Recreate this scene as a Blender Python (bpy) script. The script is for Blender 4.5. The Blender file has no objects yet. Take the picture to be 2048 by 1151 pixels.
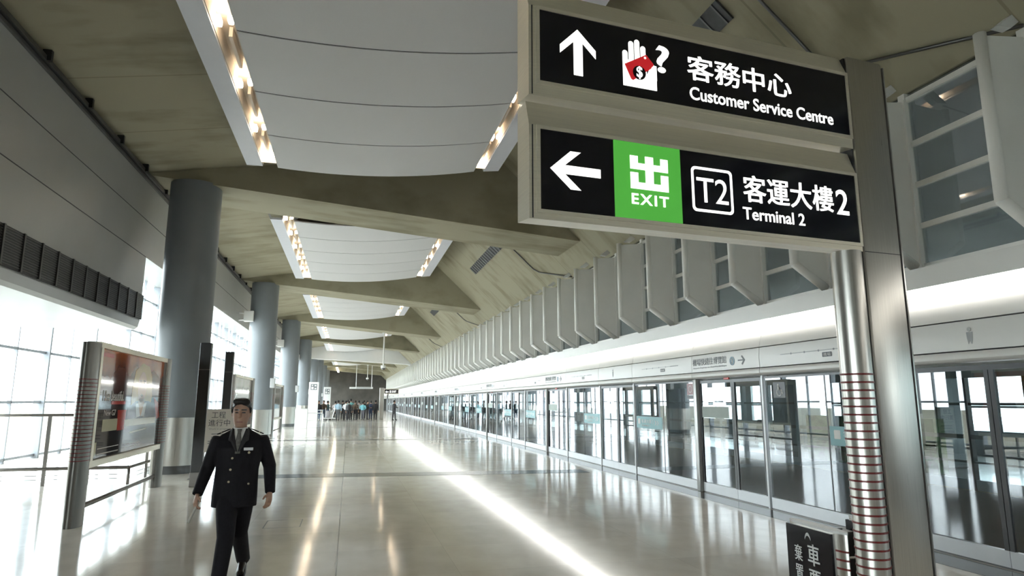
import bpy, bmesh, math, random
from mathutils import Vector, Matrix
random.seed(7)
PI = math.pi
SC = bpy.context.scene
COL = SC.collection

# ------------------------------------------------------------------ camera
PITCH, YAW = math.radians(9.862), math.radians(13.919)
cd = bpy.data.cameras.new('camera')
cam = bpy.data.objects.new('camera', cd)
COL.objects.link(cam)
cd.sensor_fit = 'HORIZONTAL'
cd.sensor_width = 36.0
cd.lens = 1300.0 / 2048.0 * 36.0
cd.clip_start = 0.05
cd.clip_end = 500
cam.location = (0, 0, 1.66)
cam.rotation_euler = (PI / 2 + PITCH, 0, -YAW)
SC.camera = cam

# ------------------------------------------------------------------ daylight and exposure
SKY_STRENGTH = 5.0
world = bpy.data.worlds.new('overcast_sky')
SC.world = world
world.use_nodes = True
wn = world.node_tree.nodes
wn['Background'].inputs[0].default_value = (0.93, 0.97, 1.0, 1)
wn['Background'].inputs[1].default_value = SKY_STRENGTH
SC.view_settings.view_transform = 'Standard'
SC.view_settings.look = 'None'
SC.view_settings.exposure = 1.42
SC.view_settings.gamma = 1.0
SC.view_settings.use_curve_mapping = False
COVE_STRENGTH = 4.0
LAMP_STRENGTH = 7.0

# ------------------------------------------------------------------ materials
def nodes_of(name):
    m = bpy.data.materials.new(name)
    m.use_nodes = True
    nt = m.node_tree
    return m, nt, nt.nodes['Principled BSDF']

def mat(name, col, rough=0.5, metal=0.0, noise=0.0, nscale=4.0, stretch=(1, 1, 1), bump=0.0, spec=0.5, coat=0.0,
        rvar=0.0, detail=4.0):
    m, nt, b = nodes_of(name)
    b.inputs['Base Color'].default_value = (*col, 1)
    b.inputs['Roughness'].default_value = rough
    b.inputs['Metallic'].default_value = metal
    b.inputs['Specular IOR Level'].default_value = spec
    b.inputs['Coat Weight'].default_value = coat
    b.inputs['Coat Roughness'].default_value = 0.05
    if noise or bump or rvar:
        tc = nt.nodes.new('ShaderNodeTexCoord')
        mp = nt.nodes.new('ShaderNodeMapping')
        mp.inputs['Scale'].default_value = stretch
        nz = nt.nodes.new('ShaderNodeTexNoise')
        nz.inputs['Scale'].default_value = nscale
        nz.inputs['Detail'].default_value = detail
        nt.links.new(tc.outputs['Object'], mp.inputs[0])
        nt.links.new(mp.outputs[0], nz.inputs['Vector'])
        if noise:
            mr = nt.nodes.new('ShaderNodeMapRange')
            mr.inputs['From Min'].default_value = 0.25
            mr.inputs['From Max'].default_value = 0.75
            mr.inputs['To Min'].default_value = 1 - noise
            mr.inputs['To Max'].default_value = 1 + noise
            nt.links.new(nz.outputs[0], mr.inputs[0])
            mx = nt.nodes.new('ShaderNodeMix')
            mx.data_type = 'RGBA'
            mx.blend_type = 'MULTIPLY'
            mx.inputs[0].default_value = 1
            mx.inputs[6].default_value = (*col, 1)
            nt.links.new(mr.outputs[0], mx.inputs[7])
            nt.links.new(mx.outputs[2], b.inputs['Base Color'])
        if rvar:
            mr2 = nt.nodes.new('ShaderNodeMapRange')
            mr2.inputs['To Min'].default_value = max(0, rough - rvar)
            mr2.inputs['To Max'].default_value = rough + rvar
            nt.links.new(nz.outputs[0], mr2.inputs[0])
            nt.links.new(mr2.outputs[0], b.inputs['Roughness'])
        if bump:
            bp = nt.nodes.new('ShaderNodeBump')
            bp.inputs['Strength'].default_value = bump
            bp.inputs['Distance'].default_value = 0.02
            nt.links.new(nz.outputs[0], bp.inputs['Height'])
            nt.links.new(bp.outputs[0], b.inputs['Normal'])
    return m

def emis(name, col, strength, base=None):
    m, nt, b = nodes_of(name)
    b.inputs['Base Color'].default_value = (*(base or col), 1)
    b.inputs['Emission Color'].default_value = (*col, 1)
    b.inputs['Emission Strength'].default_value = strength
    return m

def glass(name, tint, refl=0.12, rough=0.0, ior=1.5, boost=1.0):
    m = bpy.data.materials.new(name)
    m.use_nodes = True
    nt = m.node_tree
    nt.nodes.clear()
    out = nt.nodes.new('ShaderNodeOutputMaterial')
    mix = nt.nodes.new('ShaderNodeMixShader')
    tr = nt.nodes.new('ShaderNodeBsdfTransparent')
    gl = nt.nodes.new('ShaderNodeBsdfGlossy')
    fr = nt.nodes.new('ShaderNodeFresnel')
    fr.inputs[0].default_value = ior
    ma = nt.nodes.new('ShaderNodeMath')
    ma.operation = 'MULTIPLY_ADD'
    ma.use_clamp = True
    ma.inputs[1].default_value = boost
    ma.inputs[2].default_value = refl
    tr.inputs[0].default_value = (*tint, 1)
    gl.inputs[0].default_value = (0.95, 0.97, 1, 1)
    gl.inputs[1].default_value = rough
    nt.links.new(fr.outputs[0], ma.inputs[0])
    # the rear face of a pane only transmits
    ge = nt.nodes.new('ShaderNodeNewGeometry')
    iv = nt.nodes.new('ShaderNodeMath'); iv.operation = 'SUBTRACT'; iv.inputs[0].default_value = 1.0
    nt.links.new(ge.outputs['Backfacing'], iv.inputs[1])
    mu = nt.nodes.new('ShaderNodeMath'); mu.operation = 'MULTIPLY'
    nt.links.new(ma.outputs[0], mu.inputs[0]); nt.links.new(iv.outputs[0], mu.inputs[1])
    nt.links.new(mu.outputs[0], mix.inputs[0])
    nt.links.new(tr.outputs[0], mix.inputs[1])
    nt.links.new(gl.outputs[0], mix.inputs[2])
    nt.links.new(mix.outputs[0], out.inputs[0])
    return m

def concrete_mat():
    m, nt, b = nodes_of('board_marked_concrete')
    N, L = nt.nodes, nt.links
    tc = N.new('ShaderNodeTexCoord')
    n1 = N.new('ShaderNodeTexNoise'); n1.inputs['Scale'].default_value = 0.5; n1.inputs['Detail'].default_value = 6
    mp = N.new('ShaderNodeMapping'); mp.inputs['Scale'].default_value = (0.5, 1.6, 0.8)
    n2 = N.new('ShaderNodeTexNoise'); n2.inputs['Scale'].default_value = 1.3; n2.inputs['Detail'].default_value = 5
    L.new(tc.outputs['Object'], n1.inputs['Vector'])
    L.new(tc.outputs['Object'], mp.inputs[0]); L.new(mp.outputs[0], n2.inputs['Vector'])
    ad = N.new('ShaderNodeMath'); ad.operation = 'ADD'
    L.new(n1.outputs[0], ad.inputs[0]); L.new(n2.outputs[0], ad.inputs[1])
    rp = N.new('ShaderNodeValToRGB')
    rp.color_ramp.elements[0].position = 0.70
    rp.color_ramp.elements[0].color = (0.215, 0.193, 0.122, 1)
    rp.color_ramp.elements[1].position = 1.25
    rp.color_ramp.elements[1].color = (0.335, 0.307, 0.218, 1)
    mr = N.new('ShaderNodeMath'); mr.operation = 'MULTIPLY'; mr.inputs[1].default_value = 0.98
    L.new(ad.outputs[0], mr.inputs[0]); L.new(mr.outputs[0], rp.inputs[0])
    # formwork joints every 2.42 m along the hall
    sp = N.new('ShaderNodeSeparateXYZ'); L.new(tc.outputs['Object'], sp.inputs[0])
    md = N.new('ShaderNodeMath'); md.operation = 'PINGPONG'; md.inputs[1].default_value = 1.21
    L.new(sp.outputs[1], md.inputs[0])
    lt = N.new('ShaderNodeMath'); lt.operation = 'LESS_THAN'; lt.inputs[1].default_value = 0.018
    L.new(md.outputs[0], lt.inputs[0])
    mx = N.new('ShaderNodeMix'); mx.data_type = 'RGBA'; mx.blend_type = 'MULTIPLY'
    sc = N.new('ShaderNodeMath'); sc.operation = 'MULTIPLY'; sc.inputs[1].default_value = 0.4
    L.new(lt.outputs[0], sc.inputs[0]); L.new(sc.outputs[0], mx.inputs[0])
    L.new(rp.outputs[0], mx.inputs[6]); mx.inputs[7].default_value = (0.3, 0.28, 0.2, 1)
    L.new(mx.outputs[2], b.inputs['Base Color'])
    b.inputs['Roughness'].default_value = 0.75
    bp = N.new('ShaderNodeBump'); bp.inputs['Strength'].default_value = 0.06; bp.inputs['Distance'].default_value = 0.03
    L.new(n2.outputs[0], bp.inputs['Height']); L.new(bp.outputs[0], b.inputs['Normal'])
    return m

def floor_mat():
    m, nt, b = nodes_of('polished_cream_stone')
    N, L = nt.nodes, nt.links
    tc = N.new('ShaderNodeTexCoord')
    sp = N.new('ShaderNodeSeparateXYZ'); L.new(tc.outputs['Object'], sp.inputs[0])
    n1 = N.new('ShaderNodeTexNoise'); n1.inputs['Scale'].default_value = 2.2; n1.inputs['Detail'].default_value = 7
    mp = N.new('ShaderNodeMapping'); mp.inputs['Scale'].default_value = (1.6, 1.1, 1); mp.inputs['Rotation'].default_value = (0, 0, 0.5)
    L.new(tc.outputs['Object'], mp.inputs[0]); L.new(mp.outputs[0], n1.inputs['Vector'])
    rp = N.new('ShaderNodeValToRGB')
    rp.color_ramp.elements[0].position = 0.3; rp.color_ramp.elements[0].color = (0.74, 0.69, 0.61, 1)
    rp.color_ramp.elements[1].position = 0.7; rp.color_ramp.elements[1].color = (0.83, 0.79, 0.71, 1)
    L.new(n1.outputs[0], rp.inputs[0])
    # per-slab tone
    def fl(o, size, off):
        a = N.new('ShaderNodeMath'); a.operation = 'ADD'; a.inputs[1].default_value = off; L.new(sp.outputs[o], a.inputs[0])
        d = N.new('ShaderNodeMath'); d.operation = 'DIVIDE'; d.inputs[1].default_value = size; L.new(a.outputs[0], d.inputs[0])
        f = N.new('ShaderNodeMath'); f.operation = 'FLOOR'; L.new(d.outputs[0], f.inputs[0])
        r = N.new('ShaderNodeMath'); r.operation = 'FRACT'; L.new(d.outputs[0], r.inputs[0])
        p = N.new('ShaderNodeMath'); p.operation = 'PINGPONG'; p.inputs[1].default_value = 0.5; L.new(r.outputs[0], p.inputs[0])
        q = N.new('ShaderNodeMath'); q.operation = 'MULTIPLY'; q.inputs[1].default_value = size; L.new(p.outputs[0], q.inputs[0])
        return f, q
    fx, qx = fl(0, 1.18, 0.05)
    fy, qy = fl(1, 1.18, 0.35)
    cb = N.new('ShaderNodeCombineXYZ'); L.new(fx.outputs[0], cb.inputs[0]); L.new(fy.outputs[0], cb.inputs[1])
    wnz = N.new('ShaderNodeTexWhiteNoise'); wnz.noise_dimensions = '2D'; L.new(cb.outputs[0], wnz.inputs['Vector'])
    tr = N.new('ShaderNodeMapRange'); tr.inputs['To Min'].default_value = 0.94; tr.inputs['To Max'].default_value = 1.05
    L.new(wnz.outputs['Value'], tr.inputs[0])
    m1 = N.new('ShaderNodeMix'); m1.data_type = 'RGBA'; m1.blend_type = 'MULTIPLY'; m1.inputs[0].default_value = 1
    L.new(rp.outputs[0], m1.inputs[6]); L.new(tr.outputs[0], m1.inputs[7])
    mn = N.new('ShaderNodeMath'); mn.operation = 'MINIMUM'; L.new(qx.outputs[0], mn.inputs[0]); L.new(qy.outputs[0], mn.inputs[1])
    lt = N.new('ShaderNodeMath'); lt.operation = 'LESS_THAN'; lt.inputs[1].default_value = 0.0025; L.new(mn.outputs[0], lt.inputs[0])
    # wide movement joint along the hall
    ax = N.new('ShaderNodeMath'); ax.operation = 'ADD'; ax.inputs[1].default_value = 0.05; L.new(sp.outputs[0], ax.inputs[0])
    ab = N.new('ShaderNodeMath'); ab.operation = 'ABSOLUTE'; L.new(ax.outputs[0], ab.inputs[0])
    l2 = N.new('ShaderNodeMath'); l2.operation = 'LESS_THAN'; l2.inputs[1].default_value = 0.008; L.new(ab.outputs[0], l2.inputs[0])
    s1 = N.new('ShaderNodeMath'); s1.operation = 'MULTIPLY'; s1.inputs[1].default_value = 0.25; L.new(lt.outputs[0], s1.inputs[0])
    mxx = N.new('ShaderNodeMath'); mxx.operation = 'MAXIMUM'; L.new(s1.outputs[0], mxx.inputs[0])
    s2 = N.new('ShaderNodeMath'); s2.operation = 'MULTIPLY'; s2.inputs[1].default_value = 0.8; L.new(l2.outputs[0], s2.inputs[0])
    L.new(s2.outputs[0], mxx.inputs[1])
    m2 = N.new('ShaderNodeMix'); m2.data_type = 'RGBA'; m2.blend_type = 'MULTIPLY'
    L.new(mxx.outputs[0], m2.inputs[0]); L.new(m1.outputs[2], m2.inputs[6]); m2.inputs[7].default_value = (0.22, 0.2, 0.18, 1)
    L.new(m2.outputs[2], b.inputs['Base Color'])
    b.inputs['Roughness'].default_value = 0.10
    b.inputs['IOR'].default_value = 1.75
    n3 = N.new('ShaderNodeTexNoise'); n3.inputs['Scale'].default_value = 1.1; n3.inputs['Detail'].default_value = 2
    L.new(tc.outputs['Object'], n3.inputs['Vector'])
    bp = N.new('ShaderNodeBump'); bp.inputs['Strength'].default_value = 0.05; bp.inputs['Distance'].default_value = 0.02
    L.new(n3.outputs[0], bp.inputs['Height']); L.new(bp.outputs[0], b.inputs['Normal'])
    return m

M = {}
M['concrete'] = concrete_mat()
M['floor'] = floor_mat()
M['dark_stone'] = mat('dark_granite', (0.06, 0.062, 0.066), 0.12, noise=0.3, nscale=30)
M['mid_stone'] = mat('grey_granite', (0.06, 0.064, 0.066), 0.16, noise=0.2, nscale=30)
M['steel'] = mat('brushed_stainless_steel', (0.50, 0.48, 0.44), 0.30, 0.9, noise=0.10, nscale=6, stretch=(25, 25, 0.4), rvar=0.06)
M['steel_h'] = mat('satin_sign_steel', (0.74, 0.69, 0.57), 0.36, 0.6, noise=0.07, nscale=6, stretch=(0.4, 0.4, 30))
M['post_steel'] = mat('bronze_grey_post_metal', (0.17, 0.16, 0.145), 0.33, 0.8, noise=0.06, nscale=6, stretch=(20, 20, 0.4))
M['dark_steel'] = mat('dark_anodised_metal', (0.12, 0.12, 0.12), 0.35, 0.8, noise=0.05)
M['column_paint'] = mat('blue_grey_column_paint', (0.19, 0.208, 0.228), 0.42, noise=0.05, nscale=1.5)
M['grey_panel'] = mat('grey_metal_wall_panel', (0.42, 0.425, 0.42), 0.38, 0.3, noise=0.06, nscale=0.7)
M['white_metal'] = mat('white_painted_metal', (0.70, 0.70, 0.69), 0.35, noise=0.02, nscale=3)
M['mullion'] = mat('pale_blue_grey_window_frame', (0.26, 0.28, 0.31), 0.4, noise=0.03)
M['fascia'] = mat('cream_white_fascia', (0.72, 0.71, 0.68), 0.3, noise=0.02, nscale=2)
M['fin'] = mat('warm_grey_fin_paint', (0.80, 0.785, 0.745), 0.45, noise=0.04, nscale=2)
M['fin_edge'] = mat('pale_fin_edge_paint', (0.82, 0.81, 0.77), 0.4, noise=0.02)
M['raft'] = mat('white_perforated_panel', (0.62, 0.615, 0.63), 0.5, noise=0.015, nscale=60)
M['wing'] = mat('pale_lilac_white_wing', (0.66, 0.67, 0.74), 0.4, noise=0.02)
M['reflector'] = mat('warm_white_lamp_trough', (0.70, 0.63, 0.55), 0.5, noise=0.04)
M['seam'] = mat('seam_shadow_gap_strip', (0.10, 0.10, 0.11), 0.8, noise=0.05)
M['vent'] = mat('dark_louvre_metal', (0.05, 0.052, 0.055), 0.5, 0.4, noise=0.2, nscale=12)
M['door_frame'] = mat('silver_door_frame', (0.62, 0.63, 0.65), 0.35, 0.25, noise=0.03)
M['door_dark'] = mat('black_door_seal', (0.02, 0.021, 0.024), 0.3, noise=0.1)
M['post_grey'] = mat('grey_screen_post', (0.48, 0.48, 0.47), 0.35, 0.5, noise=0.03)
M['glass'] = glass('screen_door_glass', (0.50, 0.555, 0.565), refl=0.06, boost=1.1)
M['win_glass'] = glass('clear_window_glass', (0.93, 0.97, 0.97), refl=0.0, boost=0.8)
M['clere_glass'] = glass('smoked_clerestory_glass', (0.60, 0.63, 0.62), refl=0.10, boost=1.1, rough=0.03)
M['black_panel'] = mat('black_sign_acrylic', (0.006, 0.006, 0.010), 0.12, noise=0.05)
M['sign_white'] = emis('backlit_white', (1.0, 1.0, 0.95), 0.6, (0.8, 0.8, 0.78))
M['sign_green'] = emis('backlit_green', (0.095, 0.48, 0.06), 0.22, (0.06, 0.35, 0.04))
M['sign_red'] = emis('backlit_red', (0.62, 0.012, 0.02), 0.22, (0.4, 0.02, 0.02))
M['ring_red'] = mat('dark_red_ring', (0.16, 0.012, 0.010), 0.4, noise=0.1)
M['text_grey'] = mat('grey_printed_ink', (0.14, 0.15, 0.16), 0.5, noise=0.05)
M['text_pale'] = mat('pale_grey_ink', (0.38, 0.39, 0.40), 0.5, noise=0.05)
M['text_white'] = mat('white_printed_ink', (0.72, 0.72, 0.70), 0.5, noise=0.05)
M['blue_disc'] = mat('slate_blue_ink', (0.10, 0.20, 0.28), 0.4, noise=0.05)
M['teal'] = mat('teal_sticker', (0.15, 0.36, 0.39), 0.35, noise=0.05)
M['frost'] = mat('pale_green_frosted_film', (0.42, 0.48, 0.45), 0.6, noise=0.05)
M['sticker_grey'] = mat('charcoal_sticker', (0.09, 0.10, 0.11), 0.4, noise=0.05)
M['sticker_pink'] = mat('faded_pink_sticker', (0.50, 0.34, 0.36), 0.5, noise=0.05)
M['red_lamp'] = mat('red_indicator_plastic', (0.6, 0.06, 0.05), 0.3, noise=0.05)
M['black_post'] = mat('black_satin_post', (0.022, 0.021, 0.020), 0.28, noise=0.15)
M['notice'] = mat('off_white_notice_board', (0.88, 0.85, 0.81), 0.5, noise=0.04)
M['rail'] = mat('grey_brown_rail_metal', (0.20, 0.185, 0.17), 0.35, 0.8, noise=0.08)
M['track'] = mat('dark_track_bed', (0.05, 0.05, 0.052), 0.7, noise=0.4, nscale=8)
M['far_floor'] = mat('far_platform_floor', (0.42, 0.41, 0.40), 0.2, noise=0.1)
M['yellow'] = mat('yellow_edge_strip', (0.62, 0.42, 0.06), 0.6, noise=0.1)
M['seat'] = mat('dark_seat_shell', (0.05, 0.055, 0.07), 0.5, noise=0.1)
M['planting'] = mat('green_hedge_panel', (0.12, 0.22, 0.09), 0.8, noise=0.6, nscale=7)
M['dull'] = mat('dull_grey_hall_lining', (0.42, 0.43, 0.44), 0.6, noise=0.15, nscale=0.6)
M['dark_lining'] = mat('dark_brown_end_wall', (0.075, 0.068, 0.058), 0.6, noise=0.3, nscale=0.8)
M['ground'] = mat('pale_concrete_apron', (0.45, 0.45, 0.43), 0.8, noise=0.1)
M['fence_cream'] = mat('cream_site_hoarding', (0.66, 0.60, 0.48), 0.7, noise=0.08)
M['tube'] = emis('cove_fluorescent_tube', (1.0, 0.985, 0.95), COVE_STRENGTH)
M['lamp'] = emis('warm_ceiling_lamp', (1.0, 0.86, 0.66), LAMP_STRENGTH)
M['small_lamp'] = emis('far_downlight', (1.0, 0.9, 0.7), 12.0)

# ------------------------------------------------------------------ mesh builder
class MB:
    def __init__(s):
        s.bm = bmesh.new()
        s.mi = 0
    def quadgrid(s, rings, closed=True, cap=True):
        vs = [[s.bm.verts.new(p) for p in r] for r in rings]
        n = len(rings[0])
        for a, b in zip(vs[:-1], vs[1:]):
            for i in range(n if closed else n - 1):
                j = (i + 1) % n
                f = s.bm.faces.new((a[i], a[j], b[j], b[i]))
                f.material_index = s.mi
        if cap and closed:
            f = s.bm.faces.new(list(reversed(vs[0]))); f.material_index = s.mi
            f = s.bm.faces.new(vs[-1]); f.material_index = s.mi
        return s
    def box(s, x0, x1, y0, y1, z0, z1):
        r = [[(x0, y0, z), (x1, y0, z), (x1, y1, z), (x0, y1, z)] for z in (z0, z1)]
        return s.quadgrid(r)
    def rbox(s, x0, x1, y0, y1, z0, z1, r=0.01, seg=2):
        t = bmesh.new()
        bmesh.ops.create_cube(t, size=1)
        for v in t.verts:
            v.co = Vector(((x0 + x1) / 2 + v.co.x * (x1 - x0), (y0 + y1) / 2 + v.co.y * (y1 - y0), (z0 + z1) / 2 + v.co.z * (z1 - z0)))
        bmesh.ops.bevel(t, geom=list(t.edges), offset=min(r, 0.45 * min(x1 - x0, y1 - y0, z1 - z0)), segments=seg, affect='EDGES', profile=0.5)
        s.add(t)
        return s
    def add(s, t, mtx=None):
        mp = {}
        for v in t.verts:
            mp[v] = s.bm.verts.new(mtx @ v.co if mtx else v.co)
        for f in t.faces:
            try:
                g = s.bm.faces.new([mp[v] for v in f.verts]); g.material_index = s.mi; g.smooth = f.smooth
            except ValueError:
                pass
        t.free()
        return s
    def cyl(s, p0, p1, r0, r1=None, n=16, sy=1.0):
        r1 = r0 if r1 is None else r1
        return s.tube([p0, p1], [r0, r1], n, sy)
    def tube(s, pts, rad, n=12, sy=1.0, side=None):
        pts = [Vector(p) for p in pts]
        if not isinstance(rad, (list, tuple)):
            rad = [rad] * len(pts)
        rings = []
        for i, p in enumerate(pts):
            d = (pts[min(i + 1, len(pts) - 1)] - pts[max(i - 1, 0)]).normalized()
            ref = Vector(side) if side else (Vector((1, 0, 0)) if abs(d.x) < 0.9 else Vector((0, 1, 0)))
            a = (ref - d * ref.dot(d)).normalized()
            b = d.cross(a)
            r = rad[i]
            rx, ry = r if isinstance(r, (list, tuple)) else (r, r * sy)
            rings.append([p + a * math.cos(2 * PI * k / n) * rx + b * math.sin(2 * PI * k / n) * ry for k in range(n)])
        return s.quadgrid(rings)
    def prism(s, poly, axis, a, b):
        # polygon in the plane across `axis`, extruded from a to b
        def P(u, v, w):
            return {'x': (w, u, v), 'y': (u, w, v), 'z': (u, v, w)}[axis]
        return s.quadgrid([[P(u, v, a) for u, v in poly], [P(u, v, b) for u, v in poly]])
    def ell(s, c, rx, ry, rz, n=16, m=10, rot=None):
        t = bmesh.new()
        bmesh.ops.create_uvsphere(t, u_segments=n, v_segments=m, radius=1)
        mt = Matrix.Translation(c) @ (rot or Matrix.Identity(4)) @ Matrix.Diagonal((rx, ry, rz, 1))
        return s.add(t, mt)
    def build(s, name, mats, parent=None, smooth=False, auto=None):
        me = bpy.data.meshes.new(name)
        bmesh.ops.recalc_face_normals(s.bm, faces=s.bm.faces)
        if smooth or auto:
            for f in s.bm.faces:
                f.smooth = True
        if auto:
            for e in s.bm.edges:
                if len(e.link_faces) == 2 and e.calc_face_angle(0) > auto:
                    e.smooth = False
        s.bm.to_mesh(me)
        s.bm.free()
        for m in (mats if isinstance(mats, (list, tuple)) else [mats]):
            me.materials.append(m)
        o = bpy.data.objects.new(name, me)
        COL.objects.link(o)
        if parent:
            o.parent = parent
        return o

def tag(o, label=None, cat=None, group=None, kind=None):
    if label: o['label'] = label
    if cat: o['category'] = cat
    if group: o['group'] = group
    if kind: o['kind'] = kind
    return o

def thing(name, label, cat, loc=(0, 0, 0), rz=0.0, group=None):
    o = bpy.data.objects.new(name, None)
    o.empty_display_size = 0.2
    COL.objects.link(o)
    o.location = loc
    o.rotation_euler = (0, 0, rz)
    return tag(o, label, cat, group)

KIDS = {}
def dup(root, loc, rz=None, label=None, group=None):
    def cp(o, parent):
        c = o.copy()
        COL.objects.link(c)
        if parent:
            c.parent = parent
        for ch in [k for k in o.children]:
            cp(ch, c)
        return c
    r = cp(root, None)
    r.location = loc
    if rz is not None: r.rotation_euler = (0, 0, rz)
    if label: r['label'] = label
    if group: r['group'] = group
    return r

def struct(mb, name, m, parent=None, **kw):
    o = mb.build(name, m, parent, **kw)
    if not parent:
        o['kind'] = 'structure'
    return o

# lettering: outlines from Blender's built-in font, fitted into a rectangle (u0,v0,u1,v1) of a plane
def text_bm(body, rect, O, U, V, bold=0.0, depth=0.003, keep=False, align='l', shear=0.0, spacing=1.0):
    O, U, V = Vector(O), Vector(U), Vector(V)
    W = U.cross(V)
    cu = bpy.data.curves.new('lettering_outline', 'FONT')
    cu.body = body
    cu.size = 1.0
    cu.offset = bold
    cu.space_character = spacing
    cu.resolution_u = 4
    ob = bpy.data.objects.new('lettering_outline', cu)
    COL.objects.link(ob)
    dg = bpy.context.evaluated_depsgraph_get()
    dg.update()
    me = bpy.data.meshes.new_from_object(ob.evaluated_get(dg))
    t = bmesh.new()
    t.from_mesh(me)
    bpy.data.objects.remove(ob)
    bpy.data.curves.remove(cu)
    bpy.data.meshes.remove(me)
    if not t.verts:
        return t
    xs = [v.co.x for v in t.verts]; ys = [v.co.y for v in t.verts]
    x0, x1, y0, y1 = min(xs), max(xs), min(ys), max(ys)
    u0, v0, u1, v1 = rect
    su = (u1 - u0) / (x1 - x0); sv = (v1 - v0) / (y1 - y0)
    if keep:
        su = sv = min(su, sv)
    ou = u0 if align == 'l' else (u0 + u1 - su * (x1 - x0)) / 2
    r = bmesh.ops.extrude_face_region(t, geom=list(t.faces))
    top = {g for g in r['geom'] if isinstance(g, bmesh.types.BMVert)}
    for v in t.verts:
        u = ou + (v.co.x - x0) * su + shear * (v.co.y - y0) * sv
        w = v0 + (v.co.y - y0) * sv
        v.co = O + U * u + V * w + W * (depth if v in top else 0.0005)
    return t

def text(body, rect, O, U, V, m, parent, name='lettering', **kw):
    mb = MB()
    if kw.get('bold') and any(ord(c) > 0x2000 for c in body):
        # heavier strokes for Chinese characters: overlapping shifted copies
        e = kw.pop('bold') * 0.62 * (rect[3] - rect[1])
        r = (rect[0] + e, rect[1] + e, rect[2] - e, rect[3] - e)
        for i, (a, b) in enumerate(((-1, -0.5), (1, -0.5), (-1, 0.5), (1, 0.5), (0, 0))):
            mb.add(text_bm(body, (r[0] + a * e, r[1] + b * e, r[2] + a * e, r[3] + b * e), O, U, V, depth=0.0024 + 0.0003 * i, **kw))
    else:
        mb.add(text_bm(body, rect, O, U, V, **kw))
    return mb.build(name, m, parent)

def flat(mb, poly, O, U, V, d0=0.0005, d1=0.003):
    O, U, V = Vector(O), Vector(U), Vector(V)
    W = U.cross(V)
    mb.quadgrid([[O + U * a + V * b + W * d for a, b in poly] for d in (d0, d1)])
    return mb

def disc(c, r, n=24, ry=None):
    ry = ry or r
    return [(c[0] + r * math.cos(2 * PI * k / n), c[1] + ry * math.sin(2 * PI * k / n)) for k in range(n)]

def rrect(u0, v0, u1, v1, r, n=5):
    p = []
    for cx, cy, a in ((u1 - r, v1 - r, 0), (u0 + r, v1 - r, PI / 2), (u0 + r, v0 + r, PI), (u1 - r, v0 + r, 1.5 * PI)):
        p += [(cx + r * math.cos(a + PI / 2 * k / n), cy + r * math.sin(a + PI / 2 * k / n)) for k in range(n + 1)]
    return p

BAY = 14.5
BEAM = 17.0
YEND = 128.0
YBACK = -12.0

# ================================================================== SETTING
# floor
mb = MB(); mb.box(-9.3, 6.74, YBACK, YEND, -0.3, 0.0)
struct(mb, 'floor', M['floor'])
mb = MB(); mb.box(6.02, 6.44, YBACK, YEND, 0.0, 0.003)
struct(mb, 'trim_1', M['dark_stone'])
n = 2
for k in range(-1, 5):
    y = 15.55 + k * 14.0
    mb = MB()
    p = [(-3.3, y + 0.15), (5.6, y - 0.62), (5.6, y + 0.1), (-3.3, y + 0.87)]
    mb.prism(p, 'z', 0.0, 0.003)
    struct(mb, 'trim_%d' % n, M['mid_stone']); n += 1

# ceiling: folded concrete shell; beams with sloping soffits
XL, XR = -5.0, 6.2
def soff(x): return 7.0 - 0.09 * (x + 3.4)
top_l = [(XL, 7.2), (3.6, 8.6), (XR, 6.16), (6.80, 5.56), (7.1, 5.56)]
mb = MB()
under = top_l
over = [(7.1, 9.2), (XL, 9.2)]
mb.prism(under + over, 'y', YBACK, YEND)
struct(mb, 'ceiling', M['concrete'])
for i, k in enumerate(range(-1, 4)):
    y0 = BEAM + BAY * k
    mb = MB()
    poly = [(XL, soff(XL)), (XR, soff(XR)), (XR - 0.05, soff(XR) + 0.12), (3.6, 8.7), (XL, 7.35)]
    mb.prism(poly, 'y', y0, y0 + 2.0)
    struct(mb, 'trim_%d' % n, M['concrete']); n += 1
# pale box beam at the movement joint, then a lower run of bays beyond
yb = BEAM + BAY * 4 - 1.5
mb = MB()
mb.prism([(XL, 7.35), (XL, 6.25), (6.2, 5.72), (6.75, 5.6), (6.2, 6.3), (3.6, 8.7)], 'y', yb, yb + 1.6)
struct(mb, 'trim_%d' % n, M['white_metal']); n += 1
for k in range(5, 8):
    y0 = BEAM + BAY * k
    mb = MB()
    mb.prism([(XL, soff(XL)), (XR, soff(XR)), (3.6, 8.7), (XL, 7.35)], 'y', y0, y0 + 2.0)
    struct(mb, 'trim_%d' % n, M['concrete']); n += 1

# end walls
mb = MB(); mb.box(-9.3, 7.0, YEND, YEND + 0.3, -0.3, 9.2)
struct(mb, 'wall_front', M['dark_lining'])
mb = MB(); mb.box(-9.3, 7.0, YBACK - 0.3, YBACK, -0.3, 9.2)  # unseen, added to stop sky light flooding in from behind the camera
struct(mb, 'wall_back_added', M['grey_panel'])

# left upper wall: bulkhead with louvre strip up to the first column, plain wall beyond
mb = MB()
mb.prism([(-5.0, 3.58), (-5.0, 7.2), (-5.25, 7.2), (-5.25, 3.72), (-5.12, 3.5), (-9.0, 3.5), (-9.0, 3.36), (-5.1, 3.36), (-5.03, 3.42)],
         'y', YBACK, 17.4)
struct(mb, 'wall_left', M['grey_panel'])
mb = MB()
mb.box(-5.25, -5.0, 17.4, YEND, 5.15, 7.2)
mb.box(-9.3, -5.25, 17.4, YEND, 6.95, 7.2)
mb.box(-9.3, -5.25, YBACK, 17.4, 6.95, 7.2)
struct(mb, 'wall_left_upper', M['grey_panel'])
mb = MB()
for z in (5.16, 6.04):
    mb.box(-5.0, -4.994, YBACK, YEND if z > 5.5 else 17.39, z - 0.008, z + 0.008)
struct(mb, 'trim_%d' % n, M['seam']); n += 1
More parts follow.
